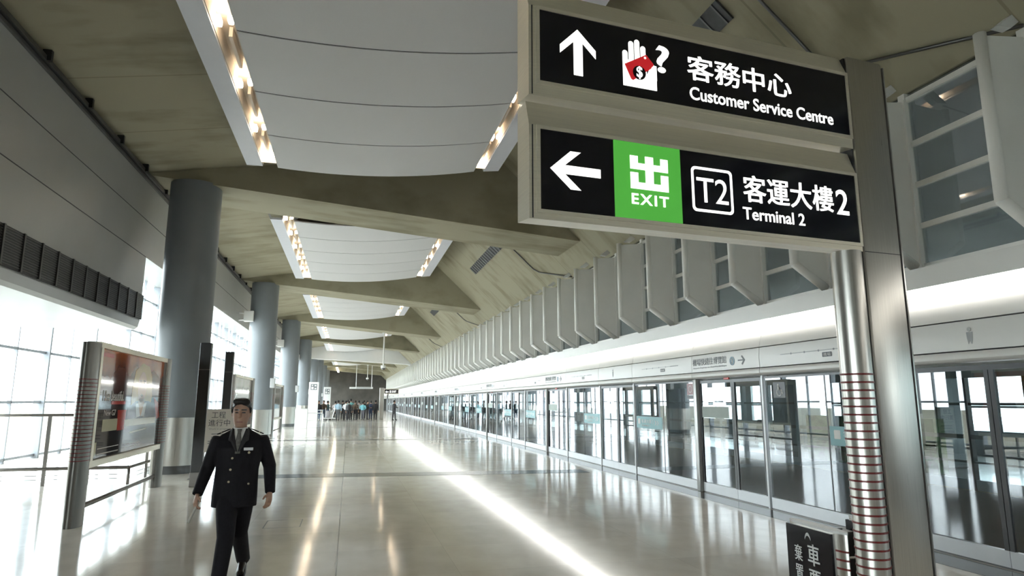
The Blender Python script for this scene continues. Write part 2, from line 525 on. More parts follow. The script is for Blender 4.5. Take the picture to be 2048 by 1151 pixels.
# louvre strip: a unit of upright blades
t = thing('louvre_strip', 'dark louvre strip set low in the grey wall above the windows', 'vent', (-4.985, YBACK, 3.6))
mb = MB(); mb.box(0.0, 0.02, 0.0, 17.38 - YBACK, 0, 0.6); mb.build('backing', M['vent'], t)
mb = MB()
y = 0.3
while y < 17.3 - YBACK:
    mb.box(0.02, 0.05, y, y + 0.05, 0.0, 0.6); y += 0.62
for z in [0.04 * i for i in range(1, 15)]:
    mb.box(0.02, 0.032, 0, 17.38 - YBACK, z, z + 0.012)
mb.build('louvre_blades', M['dark_steel'], t)

# gutter rail under the concrete with its clips
t = thing('wall_gutter', 'dark grey cable rail along the top of the grey left wall', 'rail', (-5.0, 0, 7.0))
mb = MB()
mb.box(-0.0, 0.10, YBACK, YEND, 0.02, 0.10); mb.box(0.0, 0.05, YBACK, YEND, -0.06, 0.0)
mb.build('channel', M['dark_steel'], t)
k = 0
for y in [7.6 + 1.75 * i for i in range(30)]:
    mb = MB(); mb.box(0.03, 0.16, y, y + 0.07, 0.02, 0.2); mb.build('clip', M['door_dark'], t)

# glazed wall on the left
def window_wall(idx, y0, y1, x, ztop, start=0.0):
    mb = MB()
    y = y0 + start
    i = 0
    while y < y1 + 0.01:
        w = 0.05
        d = 0.14
        mb.box(x - d, x + d, y - w, y + w, 0, ztop)
        y += 3.62; i += 1
    y = y0 + start + 1.81
    while y < y1:
        mb.box(x - 0.05, x + 0.05, y - 0.022, y + 0.022, 0, ztop); y += 3.62
    for z in (0.1, 1.63, 3.1, 4.6, 6.1):
        if z < ztop:
            mb.box(x - 0.05, x + 0.05, y0, y1, z - 0.035, z + 0.035)
    f = struct(mb, 'window_%d' % idx, M['mullion'])
    g = MB(); g.box(x - 0.012, x + 0.012, y0, y1, 0.02, ztop)
    g.build('window_glass', M['win_glass'], f)
    return f
window_wall(1, 11.76, 17.38, -9.0, 3.36)
window_wall(0, YBACK + 0.02, -1.25, -9.0, 3.36)  # unseen glazing behind the camera, added to light surfaces facing it
window_wall(2, 17.42, 66.06, -9.0, 6.95, 1.58)
window_wall(3, 66.12, 127.6, -9.0, 6.95, 3.56)
mb = MB(); mb.box(-9.15, -8.85, -1.2, 11.70, 0, 3.36); mb.box(-9.15, -8.85, YBACK, 17.38, 3.51, 6.94)  # unseen wall in place of glazing, added to dim the near bay
struct(mb, 'wall_left_rear_added', M['grey_panel'])
# ground outside the left glazing, added to bounce daylight upward
mb = MB()
mb.box(-60, -9.3, -40, 200, -0.9, -0.6)
struct(mb, 'ground', M['ground'])
tag(MB().box(-14.2, -14.0, 10, 60, -0.6, 1.25).build('site_hoarding', M['fence_cream']),
    'cream hoarding standing outside beyond the left windows', 'fence')

# right: clerestory wall, ledge, track hall
mb = MB()
mb.prism([(6.45, 3.20), (6.95, 3.24), (6.95, 3.05), (6.62, 3.05), (6.62, 2.96), (6.45, 2.96)], 'y', YBACK, YEND)
struct(mb, 'wall_right', M['fascia'])
WY0 = 0.15 - 1.57 * 2
idx = 4
for s in range(0, 9):
    a = WY0 + s * 1.57 * 9
    b = a + 1.57 * 9
    mb = MB()
    for i in range(9):
        y = a + 1.57 * i
        mb.box(6.78, 6.88, y - 0.05, y + 0.05, 3.24, 5.56)
    for z in (3.29, 3.80, 4.33, 4.87, 5.47):
        mb.box(6.80, 6.87, a, b, z - 0.035, z + 0.035)
    f = struct(mb, 'window_%d' % idx, M['fin_edge']); idx += 1
    g = MB(); g.box(6.83, 6.845, a, b, 3.25, 5.56); g.build('window_glass', M['clere_glass'], f)
# track hall beyond the screens
mb = MB(); mb.box(6.74, 11.6, YBACK, YEND, -1.4, -1.2); mb.box(6.74, 6.80, YBACK, YEND, -1.2, 0.0); struct(mb, 'trim_%d' % n, M['track']); n += 1
mb = MB(); mb.box(11.4, 19.0, YBACK, YEND, -1.4, 0.0); struct(mb, 'floor_1', M['far_floor'])
mb = MB(); mb.box(11.5, 11.9, YBACK, YEND, 0.0, 0.004); struct(mb, 'trim_%d' % n, M['yellow']); n += 1
mb = MB(); mb.box(7.1, 19.3, YBACK, YEND, 5.6, 5.9); struct(mb, 'ceiling_1', M['dull'])
mb = MB(); mb.box(7.0, 19.3, YEND, YEND + 0.3, -1.4, 5.9); mb.box(7.0, 19.3, YBACK - 0.3, YBACK, -1.4, 5.9); struct(mb, 'wall_1', M['dull'])
mb = MB(); mb.box(19.0, 19.2, YBACK, YEND, -1.4, 0.75); mb.box(19.0, 19.2, YBACK, YEND, 2.6, 5.9); struct(mb, 'wall_2', M['dull'])
mb = MB()
y = YBACK
while y < YEND:
    mb.box(18.98, 19.1, y, y + (0.9 if int(y / 3.1) % 3 == 0 else 0.22), 0.75, 2.6); y += 3.1
for z in (1.45,):
    mb.box(19.0, 19.08, YBACK, YEND, z, z + 0.07)
f = struct(mb, 'window_13', M['grey_panel'])
MB().box(19.12, 19.14, YBACK, YEND, 0.75, 2.6).build('window_glass', M['win_glass'], f)
mb = MB(); mb.box(19.5, 60, -40, 200, -0.9, -0.6); struct(mb, 'ground_far_side', M['ground'])
# opposite platform screen
t = thing('far_platform_screen', 'white framed screen along the opposite platform seen through the glass doors', 'platform screen', (11.55, 0, 0))
mb = MB(); mb.box(-0.12, 0.12, YBACK, YEND, 2.1, 2.75); mb.build('header', M['fascia'], t)
y = 0.4
while y < 60:
    mb = MB(); mb.box(-0.05, 0.05, y - 0.06, y + 0.06, 0, 2.1); mb.build('post', M['door_frame'] if int(y * 10) % 3 else M['door_dark'], t); y += 1.23  # close-set posts added to imitate streaked reflections on the glass doors
mb = MB(); mb.box(-0.04, 0.04, YBACK, YEND, 0, 0.2); mb.build('kick_plate', M['door_frame'], t)
mb = MB(); mb.box(-0.02, 0.02, YBACK, YEND, 0.95, 1.03); mb.box(-0.02, 0.02, YBACK, YEND, 1.58, 1.63); mb.box(-0.02, 0.02, YBACK, YEND, 0.5, 0.54); mb.build('mid_rail', M['rail'], t)
for i, y in enumerate((8.2, 13.6, 19.0, 27.0)):
    tag(MB().rbox(14.4, 15.4, y, y + 1.3, 0, 4.9, 0.1).build('far_platform_pier', M['dull']),
        ['grey pier on the far platform, nearest one seen through the doors', 'grey pier on the far platform, second one along',
         'grey pier on the far platform, third one along', 'grey pier on the far platform, farthest of the four'][i], 'pier', 'far platform piers')
def bench(y, label):
    t = thing('platform_bench', label, 'bench', (15.8, y, 0), 0, 'benches on the far platform')
    mb = MB(); mb.box(-0.05, 0.05, -1.2, 1.2, 0.34, 0.40); mb.box(-0.05, 0.05, -0.9, -0.82, 0, 0.34); mb.box(-0.05, 0.05, 0.82, 0.9, 0, 0.34)
    mb.build('bench_frame', M['dark_steel'], t)
    for i in range(4):
        c = -0.9 + 0.6 * i
        mb = MB()
        mb.prism([(-0.24, 0.40), (0.22, 0.40), (0.34, 0.9), (0.29, 0.92), (0.18, 0.45), (-0.24, 0.45)], 'y', c - 0.25, c + 0.25)
        mb.build('seat', M['seat'], t)
bench(17.5, 'row of dark seats on the far platform seen through the near glass doors')
bench(22.5, 'row of dark seats on the far platform, farther of the two')
tag(MB().box(13.2, 13.5, 12.6, 17.0, 0.0, 1.25).build('green_barrier', M['planting']),
    'low green panel on the far platform behind the wheelchair sticker', 'barrier')

# ================================================================== RIGHT: fascia, cove light, screen doors, fins
PER = 9.83
P0 = 11.48
MODS = [('a', 0.0, 2.78), ('b', 2.78, 4.92), ('c', 4.92, 7.66), ('d', 7.66, 9.83)]
XF = 6.45
lip_profile = [(6.50, 2.075), (6.455, 2.085), (6.43, 2.11), (6.425, 2.15), (6.44, 2.185), (6.62, 2.185), (6.62, 2.075)]
panel_profile = [(6.44, 2.20), (6.435, 2.36), (6.45, 2.515), (6.62, 2.515), (6.62, 2.20)]
cove_in = [(6.452, 2.53), (6.47, 2.62), (6.51, 2.72), (6.57, 2.83), (6.63, 2.94)]
cove_profile = cove_in + [(6.68, 2.94), (6.68, 2.53)]
def fascia(L, name='header_panel'):
    t = thing(name, 'x', 'header panel', (0, 0, 0))
    for nm, pr in (('lower_lip', lip_profile), ('sign_panel', panel_profile), ('cove_panel', cove_profile)):
        mb = MB(); mb.prism(pr, 'y', 0.006, L - 0.006); mb.build(nm, M['fascia'], t, auto=0.6)
    mb = MB(); mb.box(6.52, 6.62, 0, L, 2.186, 2.199); mb.box(6.52, 6.62, 0, L, 2.516, 2.529)
    mb.build('shadow_gap', M['seam'], t)
    return t
def arrow_poly(cx, cy, s):
    return [(cx - s, cy - 0.10 * s), (cx + 0.45 * s, cy - 0.10 * s), (cx - 0.05 * s, cy - 0.6 * s), (cx + 0.2 * s, cy - 0.75 * s),
            (cx + s, cy), (cx + 0.2 * s, cy + 0.75 * s), (cx - 0.05 * s, cy + 0.6 * s), (cx + 0.45 * s, cy + 0.10 * s), (cx - s, cy + 0.10 * s)]
# right along the fascia as seen from the hall is -Y; plane origin at the far end of a module
UY, VZ = (0, -1, 0), (0, 0, 1)
def fascia_text(t, L):
    O = (6.434, L, 0)
    text('機場快綫往博覽館', (0.06, 2.32, 1.22, 2.45), O, UY, VZ, M['text_grey'], t, bold=0.0)
    text('Airport Express to AsiaWorld-Expo', (0.06, 2.255, 1.22, 2.295), O, UY, VZ, M['text_pale'], t)
    mb = MB(); flat(mb, disc((1.40, 2.345), 0.075), O, UY, VZ); d = mb.build('number_disc', M['blue_disc'], t)
    text('3', (1.372, 2.30, 1.428, 2.39), (6.431, L, 0), UY, VZ, M['text_white'], t, bold=0.02)
    mb = MB(); flat(mb, arrow_poly(1.68, 2.345, 0.105), O, UY, VZ); mb.build('arrow', M['text_grey'], t)
def fascia_map(t, L):
    O = (6.434, L, 0)
    mb = MB()
    flat(mb, [(0.55, 2.362), (1.95, 2.362), (1.95, 2.37), (0.55, 2.37)], O, UY, VZ)
    for u in (0.8, 1.1, 1.4, 1.7):
        flat(mb, disc((u, 2.366), 0.016, 10), O, UY, VZ)
    mb.build('route_line', M['text_pale'], t)
    mb = MB(); flat(mb, [(1.9, 2.36), (2.25, 2.36), (2.25, 2.372), (1.9, 2.372)], O, UY, VZ)
    mb.build('route_end', M['text_grey'], t)
    mb = MB(); flat(mb, rrect(1.47, 2.27, 1.66, 2.335, 0.01), O, UY, VZ); mb.build('station_mark', M['text_grey'], t)
    text('機場', (1.49, 2.28, 1.64, 2.326), (6.431, L, 0), UY, VZ, M['text_white'], t)
def fascia_icon(t, L):
    O = (6.434, L, 0)
    mb = MB()
    flat(mb, disc((1.0, 2.42), 0.022, 12), O, UY, VZ)
    flat(mb, [(0.965, 2.39), (1.035, 2.39), (1.03, 2.32), (1.02, 2.26), (1.0, 2.30), (0.98, 2.26), (0.97, 2.32)], O, UY, VZ)
    mb.build('pictogram', M['text_pale'], t)
protos = {}
for key, a, b in MODS:
    t = fascia(b - a)
    if key == 'd': fascia_text(t, b - a)
    elif key == 'b': fascia_icon(t, b - a)
    else: fascia_map(t, b - a)
    protos[key] = [t, False]
FL = {'a': 'white header panel with route map above fixed panes', 'b': 'white header panel with a small person pictogram',
      'c': 'white header panel with route map above the far pane sticker', 'd': 'white header panel with Chinese wording and blue 3'}
ORD = ['first down the hall', 'second', 'third', 'fourth', 'fifth', 'sixth', 'seventh', 'eighth', 'ninth', 'tenth', 'eleventh', 'twelfth', 'thirteenth']
cnt = {}
for k in range(-1, 11):
    for key, a, b in MODS:
        y = P0 + PER * k + a
        if y + (b - a) < 4.2 or y > 112: continue
        i = cnt.get(key, 0); cnt[key] = i + 1
        lab = FL[key] + ', ' + ORD[i]
        pr = protos[key]
        if not pr[1]:
            pr[0].location = (0, y, 0); pr[0]['label'] = lab; pr[0]['group'] = 'header panels over the platform doors'; pr[1] = True
        else:
            dup(pr[0], (0, y, 0), 0, lab)
# plain header run at the two ends
mb = MB()
for pr in (lip_profile, panel_profile, cove_profile):
    mb.prism(pr, 'y', YBACK, 4.36); 
struct(mb, 'trim_%d' % n, M['fascia']); n += 1
mb = MB()
for pr in (lip_profile, panel_profile, cove_profile):
    mb.prism(pr, 'y', 119.6, YEND)
struct(mb, 'trim_%d' % n, M['fascia']); n += 1
# cove light
t = thing('cove_light', 'long white fluorescent cove light above the platform door header', 'light', (6.5, 0, 2.93))
mb = MB(); mb.box(-0.03, 0.10, YBACK + 0.2, YEND - 0.2, 0.0, 0.03); mb.build('tube', M['tube'], t)

# platform screen doors
GX = 0.0
def pane(name, y0, y1, parent, z0=0.19, z1=2.03, m=None):
    return MB().box(0.0, 0.02, y0, y1, z0, z1).build(name, m or M['glass'], parent)
def screen(key, L):
    t = thing('platform_screen', 'x', 'platform screen', (6.5, 0, 0))
    door = key in 'bd'
    mid = {'a': 1.39, 'b': 1.03, 'c': 1.35, 'd': 0.9}[key]
    end = L - (0.12 if key == 'd' else 0.0)
    y0 = 0.055
    if door:
        for (a, b) in ((y0, mid), (mid, end - 0.03)):
            lf = MB().box(-0.015, 0.035, a + 0.004, b - 0.004, 0.02, 0.18).build('door_leaf', M['door_frame'], t)
            pane('glass_pane', a + 0.054, b - 0.054, lf)
            mb = MB()
            for e in (a + 0.004, b - 0.054):
                mb.box(-0.012, 0.03, e, e + 0.05, 0.18, 2.03)
            mb.box(-0.012, 0.03, a, b, 1.985, 2.04)
            mb.build('leaf_frame', M['door_dark'], lf)
    else:
        for (a, b) in ((y0, mid - 0.008), (mid + 0.008, end - 0.03)):
            pane('glass_pane', a, b, t)
        MB().box(-0.015, 0.035, y0, end - 0.03, 0.02, 0.18).build('kick_plate', M['door_frame'], t)
        MB().box(-0.004, 0.026, mid - 0.010, mid + 0.010, 0.18, 2.04).build('mullion', M['door_dark'], t)
        MB().box(-0.008, 0.03, y0, end - 0.03, 2.02, 2.05).build('top_seal', M['door_dark'], t)
    mb = MB(); mb.rbox(-0.03, 0.05, 0.002, 0.052, 0.0, 2.07, 0.008); mb.build('end_post', M['door_frame'], t)
    MB().box(-0.005, 0.03, 0.0, end, 0.0, 0.02).build('threshold', M['dark_steel'], t)
    if key == 'd':
        mb = MB(); mb.rbox(-0.07, 0.09, L - 0.13, L - 0.005, 0.0, 2.070, 0.02); mb.build('wide_post', M['post_grey'], t, auto=0.6)
        mb = MB(); mb.rbox(-0.045, -0.016, 0.95, 1.12, 2.035, 2.072, 0.01); mb.build('indicator', M['red_lamp'], t)
        ft = MB().box(-0.003, 0.0, 1.06, 2.0, 1.36, 1.56).build('frosted_band', M['frost'], t)
    O = (-0.002, L, 0)
    if key in 'ac':
        u0, u1 = (0.05, 1.33) if key == 'a' else (1.42, 2.66)
        # u measured from the far end toward the viewer
        st = MB(); flat(st, [(u0, 1.06), (u1, 1.06), (u1, 1.32), (u0, 1.32)], O, UY, VZ, 0, 0.002); s = st.build('direction_sticker', M['teal'], t)
        O2 = (-0.0045, L, 0)
        mk = MB()
        w = u1 - u0
        flat(mk, rrect(u0 + 0.08, 1.15, u0 + 0.20, 1.27, 0.015), O2, UY, VZ, 0, 0.001)
        for q in (0.0, 0.10):
            b = u0 + w * 0.72 + q
            flat(mk, [(b, 1.14), (b + 0.035, 1.14), (b + 0.09, 1.19), (b + 0.035, 1.24), (b, 1.24), (b + 0.055, 1.19)], O2, UY, VZ, 0, 0.001)
        mk.build('sticker_marks', M['text_white'], s)
        text('客運大樓 2', (u0 + 0.26, 1.17, u0 + w * 0.68, 1.26), O2, UY, VZ, M['text_white'], s, name='sticker_lettering')
        text('Terminal 2', (u0 + 0.26, 1.105, u0 + w * 0.55, 1.15), O2, UY, VZ, M['text_white'], s, name='sticker_lettering')
    if key == 'a':
        # warning sticker near the wide post
        st = MB(); flat(st, [(2.45, 1.78), (2.70, 1.78), (2.70, 2.0), (2.45, 2.0)], O, UY, VZ, 0, 0.002); s = st.build('warning_sticker', M['sticker_pink'], t)
        mk = MB(); flat(mk, [(2.45, 1.70), (2.70, 1.70), (2.70, 1.775), (2.45, 1.775)], O, UY, VZ, 0, 0.002); mk.build('warning_caption', M['sticker_grey'], s)
        mk = MB(); ring = disc((2.575, 1.89), 0.07, 20)
        for i in range(20):
            p, q = ring[i], ring[(i + 1) % 20]
            c = (2.575, 1.89)
            flat(mk, [p, q, (c[0] + 0.8 * (q[0] - c[0]), c[1] + 0.8 * (q[1] - c[1])), (c[0] + 0.8 * (p[0] - c[0]), c[1] + 0.8 * (p[1] - c[1]))], (-0.0045, L, 0), UY, VZ, 0, 0.001)
        mk.build('warning_ring', M['text_white'], s)
    return t
SL = {'a': 'fixed glass screen with teal and pink stickers near a post',
      'b': 'glass platform door pair between two fixed screens',
      'c': 'fixed glass screen with a teal sticker on one pane',
      'd': 'glass platform door pair with red indicator and wide post'}
protos = {}
for key, a, b in MODS:
    protos[key] = [screen(key, b - a), False]
cnt = {}
near_c = None
for k in range(-1, 11):
    for key, a, b in MODS:
        y = P0 + PER * k + a
        if y + (b - a) < 4.2 or y > 112: continue
        i = cnt.get(key, 0); cnt[key] = i + 1
        lab = SL[key] + ', ' + ORD[i]
        pr = protos[key]
        if not pr[1]:
            pr[0].location = (6.5, y, 0); pr[0]['label'] = lab; pr[0]['group'] = 'platform screens and doors'; pr[1] = True; o = pr[0]
        else:
            o = dup(pr[0], (6.5, y, 0), 0, lab)
        if key == 'c' and i == 0: near_c = o
# wheelchair sticker on the nearest frosted door pair
ws = tag(MB().box(6.494, 6.499, 8.79, 9.08, 1.71, 1.95).build('wheelchair_sticker', M['sticker_grey']),
         'dark square sticker with a white wheelchair symbol high on the glass', 'sticker')
O = (6.4935, 9.08, 1.71)
mk = MB()
flat(mk, disc((0.13, 0.20), 0.018, 12), O, UY, VZ)
flat(mk, [(0.115, 0.18), (0.14, 0.18), (0.15, 0.11), (0.20, 0.11), (0.22, 0.055), (0.24, 0.065), (0.21, 0.13), (0.125, 0.13)], O, UY, VZ)
for i in range(4, 20):
    a0, a1 = 2 * PI * i / 24 + 1.2, 2 * PI * (i + 1) / 24 + 1.2
    c = (0.145, 0.085)
    flat(mk, [(c[0] + r * math.cos(a), c[1] + r * math.sin(a)) for r, a in ((0.062, a0), (0.062, a1), (0.048, a1), (0.048, a0))], O, UY, VZ)
mk.build('wheelchair_symbol', M['text_white'], ws)

# fins on the clerestory
NTH = ['first', 'second', 'third', 'fourth', 'fifth', 'sixth', 'seventh', 'eighth', 'ninth', 'tenth', 'eleventh', 'twelfth', 'thirteenth', 'fourteenth',
       'fifteenth', 'sixteenth', 'seventeenth', 'eighteenth', 'nineteenth', 'twentieth']
t = thing('clerestory_fin', 'upright grey fin with a pale slanted lower edge on the clerestory windows', 'fin', (6.8, 0, 0), 0, 'fins along the clerestory')
t['label'] = 'pale grey upright fin with slanted foot in the row along the clerestory'
mb = MB(); mb.prism([(-0.02, 3.30), (-0.57, 3.66), (-0.57, 5.38), (-0.02, 5.44)], 'y', -0.045, 0.045); mb.build('plate', M['fin'], t)
mb = MB()
for (p, q) in (((-0.585, 3.62), (-0.585, 5.42)), ((-0.585, 3.63), (-0.08, 3.285))):
    mb.cyl((p[0], 0, p[1]), (q[0], 0, q[1]), 0.062, n=10)
mb.build('edge_trim', M['fin_edge'], t, smooth=True)
mb = MB(); mb.box(-0.06, -0.021, -0.075, -0.045, 3.25, 5.46); mb.box(-0.06, -0.021, 0.045, 0.075, 3.25, 5.46); mb.build('side_channel', M['fin_edge'], t)
mb = MB(); mb.prism([(-0.50, 5.45), (-0.30, 5.60), (-0.22, 5.53), (-0.34, 5.44)], 'y', -0.14, -0.05); mb.build('bracket', M['white_metal'], t)
fin0 = t
first = True
for i in range(72):
    y = 3.29 + 1.57 * i
    j = i - 3
    if i == 0: lab = 'grey clerestory fin beyond the edge of the photo, behind the camera'
    elif i == 1: lab = 'large grey clerestory fin beside the photo edge, past the steel pillar'
    elif i == 2: lab = 'grey clerestory fin mostly hidden behind the steel sign pillar'
    elif j < len(NTH): lab = 'grey clerestory fin with slanted foot, %s along from the steel pillar' % NTH[j]
    else: lab = 'thin distant fin toward the far end of the clerestory row'
    if first:
        t.location = (6.8, y, 0); first = False; t['label'] = lab
    else:
        dup(fin0, (6.8, y, 0), None, lab)

# ================================================================== LEFT: columns
CX = -3.98
t = thing('column', 'x', 'column', (CX, 17.4, 0), 0, 'round columns along the hall')
mb = MB(); mb.cyl((0, 0, 0), (0, 0, 0.2), 0.555, n=40); mb.build('base', M['dark_steel'], t, auto=0.6)
mb = MB(); mb.cyl((0, 0, 1.28), (0, 0, 7.06), 0.60, n=48); mb.build('shaft', M['column_paint'], t, auto=0.6)
for i in range(4):
    mb = MB()
    a0 = PI / 2 * i + 0.012 - 0.55; a1 = a0 + PI / 2 - 0.024
    pts = [(0.615 * math.cos(a0 + (a1 - a0) * j / 12), 0.615 * math.sin(a0 + (a1 - a0) * j / 12)) for j in range(13)]
    inn = [(0.57 * math.cos(a0 + (a1 - a0) * j / 12), 0.57 * math.sin(a0 + (a1 - a0) * j / 12)) for j in range(13)]
    mb.prism(pts + inn[::-1], 'z', 0.19, 1.28)
    mb.build('cladding_plate', M['steel'], t, auto=0.6)
mb = MB(); mb.cyl((0, 0, 0.2), (0, 0, 1.28), 0.575, n=40); mb.build('cladding_joint', M['door_dark'], t, auto=0.6)
mb = MB(); mb.rbox(0.52, 0.72, -0.62, -0.38, 2.24, 2.68, 0.02); mb.build('speaker_box', M['grey_panel'], t)
br = MB().rbox(-0.78, -0.36, -0.68, -0.34, 5.22, 5.70, 0.02).build('strut_box', M['white_metal'], t)
mb = MB()
mb.cyl((-0.7, -0.45, 5.60), (-4.95, -0.2, 5.66), 0.035, n=8)
mb.cyl((-0.7, -0.45, 5.32), (-4.95, -0.2, 5.0), 0.045, n=8)
rod1 = mb.build('strut_rod', M['white_metal'], br)
CL = ['round grey column nearest the camera, rising behind the advertising board', 'round blue-grey column with white strut box, second in the row',
      'round blue-grey column third in the row', 'round blue-grey column fourth in the row', 'round blue-grey column fifth in the row',
      'round blue-grey column sixth in the row', 'round blue-grey column seventh in the row', 'round blue-grey column farthest down the row']
t['label'] = CL[0]
for k in range(1, 8):
    dup(t, (CX, 17.4 + BAY * k, 0), 0, CL[k])
bpy.data.objects.remove(rod1); bpy.data.objects.remove(br)

# ================================================================== ceiling rafts
def raft(label):
    t = thing('ceiling_raft', label, 'ceiling panel', (0, 0, 0), 0, 'white ceiling rafts')
    SEG = 1.955
    def zc(x):
        f = (x + 1.82) / 4.63
        return 7.01 + 0.31 * f - 0.165 * 4 * f * (1 - f)
    xs = [-1.82 + 4.63 * i / 20 for i in range(21)]
    for s in range(5):
        mb = MB()
        poly = [(x, zc(x)) for x in xs] + [(x, zc(x) + 0.035) for x in reversed(xs)]
        mb.prism(poly, 'y', s * SEG + (0.02 if s else 0), (s + 1) * SEG - (0.02 if s < 4 else 0))
        mb.build('curved_panel', M['raft'], t, auto=0.5)
    mb = MB()
    for s in range(1, 5):
        poly = [(x, zc(x) + 0.012) for x in xs] + [(x, zc(x) + 0.05) for x in reversed(xs)]
        mb.prism(poly, 'y', s * SEG - 0.019, s * SEG + 0.019)
    mb.build('joint_strip', M['seam'], t)
    L = 5 * SEG
    # wings
    mb = MB()
    mb.prism([(-2.50, 7.02), (-2.15, 7.02), (-2.15, 7.08), (-2.45, 7.08), (-2.56, 7.26), (-2.60, 7.26)], 'y', -0.05, L)
    mb.build('wing', M['wing'], t)
    mb = MB()
    mb.prism([(3.05, 7.345), (3.44, 7.39), (3.54, 7.62), (3.50, 7.62), (3.40, 7.45), (3.05, 7.40)], 'y', -0.05, L)
    mb.build('wing', M['wing'], t)
    # upper closing plate and lamp troughs
    for (a, b, za, zb) in ((-2.15, -1.82, 7.06, 7.05), (2.81, 3.05, 7.36, 7.38)):
        mb = MB()
        mb.prism([(a, za), (a, za + 0.32), (b, zb + 0.32), (b, zb), (b - 0.012, zb), (b - 0.012, zb + 0.30), (a + 0.012, za + 0.30), (a + 0.012, za)], 'y', 0, L)
        mb.box(a, b, L - 0.25, L - 0.22, za - 0.03, za + 0.30)
        tr = mb.build('lamp_trough', M['reflector'], t)
        w = b - a
        for s in range(6):
            y = s * SEG + (0.10 if s == 0 else (-0.42 if s == 5 else -0.02))
            mb = MB(); mb.rbox(a + 0.10 * w, a + 0.36 * w, y - 0.07, y + 0.12, za + 0.02, za + 0.13, 0.02); mb.build('lamp', M['lamp'], tr)
            mb = MB(); mb.rbox(a + 0.62 * w, a + 0.86 * w, y - 0.05, y + 0.09, za + 0.06, za + 0.15, 0.02); mb.build('lamp', M['lamp'], tr)
        for s in range(5):
            mb = MB(); mb.box(a + 0.40 * w, a + 0.56 * w, s * SEG + 0.5, s * SEG + 1.5, za + 0.12, za + 0.28); mb.build('gear_box', M['reflector'], tr)
    mb = MB()
    mb.prism([(-1.82, 7.05), (-1.3, 7.33), (2.4, 7.55), (2.81, 7.36), (2.81, 7.42), (2.4, 7.61), (-1.3, 7.39), (-1.82, 7.11)], 'y', -0.02, 0.03)
    mb.build('end_plate', M['grey_panel'], t)
    return t
RL = ['white curved ceiling raft with lamp troughs nearest the camera', 'white curved ceiling raft in the second bay, beyond the first concrete beam',
      'white curved ceiling raft in the third bay', 'white curved ceiling raft in the fourth bay', 'white curved ceiling raft in the fifth bay',
      'white curved ceiling raft in the sixth bay', 'white curved ceiling raft in the seventh bay', 'white curved ceiling raft in the eighth bay']
r0 = raft(RL[0])
r0.location = (0, BEAM - BAY + 3.05, 0)
for k in range(1, 7):
    dup(r0, (0, BEAM + BAY * (k - 1) + 3.05, 0), 0, RL[k])

# vents and conduits on the inclined concrete
t = thing('ceiling_vent', 'x', 'vent', (0, 0, 0), 0, 'vents in the sloping concrete')
px = [(4.90, 7.355), (5.17, 7.107)]
nrm = (-0.677, -0.736)
mb = MB(); mb.prism([px[0], px[1], (px[1][0] + nrm[0] * 0.03, px[1][1] + nrm[1] * 0.03), (px[0][0] + nrm[0] * 0.03, px[0][1] + nrm[1] * 0.03)], 'y', 0, 5.3)
mb.build('grille', M['vent'], t)
for i in range(17):
    y = 0.1 + 0.31 * i
    mb = MB()
    mb.prism([(px[0][0] + nrm[0] * 0.03, px[0][1] + nrm[1] * 0.03), (px[1][0] + nrm[0] * 0.03, px[1][1] + nrm[1] * 0.03),
              (px[1][0] + nrm[0] * 0.045, px[1][1] + nrm[1] * 0.045), (px[0][0] + nrm[0] * 0.045, px[0][1] + nrm[1] * 0.045)], 'y', y, y + 0.03)
    mb.build('grille_bar', M['dark_steel'], t)
VL = ['dark vent in the sloping concrete just above the large sign', 'dark vent in the sloping concrete of the second bay, right of the ceiling raft',
      'dark vent in the sloping concrete of the third bay', 'dark vent in the sloping concrete of the fourth bay', 'dark vent in the sloping concrete of the fifth bay']
cd_ = []
for k in range(5):
    y = BEAM + BAY * (k - 1) + 5.05
    if k == 0: t.location = (0, y, 0); t['label'] = VL[0]
    else: dup(t, (0, y, 0), 0, VL[k])
tc = tag(MB().tube([(4.5, 0, 7.70), (5.37, 0, 6.885), (6.10, 0, 6.21), (6.25, -0.25, 6.05), (6.74, -2.2, 5.56)], 0.022, 8).build('conduit', M['dark_steel'], smooth=True),
         'x', 'conduit', 'conduits on the sloping concrete')
KL = ['thin grey conduit on the sloping concrete above the large sign', 'thin grey conduit bending down the concrete beside the second bay vent',
      'thin grey conduit in the third bay of concrete', 'thin grey conduit in the fourth bay of concrete']
for k in range(4):
    y = BEAM + BAY * (k - 1) + 4.5
    o = tc if k == 0 else tc.copy()
    if k: COL.objects.link(o)
    o.location = (0, y, 0); o['label'] = KL[k]

# ================================================================== advertising boards
def ringed_post(t, name, x, y, rx, ry, h, z0, z1, step, m=None):
    mb = MB()
    mb.quadgrid([[(x + rx * math.cos(2 * PI * k / 24), y + ry * math.sin(2 * PI * k / 24), z) for k in range(24)] for z in (0, h)])
    p = mb.build(name, m or M['steel'], t, auto=0.7)
    mb = MB()
    z = z1
    while z > z0:
        mb.quadgrid([[(x + (rx + e) * math.cos(2 * PI * k / 24), y + (ry + e) * math.sin(2 * PI * k / 24), z + d) for k in range(24)]
                     for e, d in ((-0.002, 0), (0.004, 0.002), (0.004, 0.012), (-0.002, 0.014))], cap=False)
        z -= step
    mb.build('red_rings', M['ring_red'], p, smooth=False)
    return p

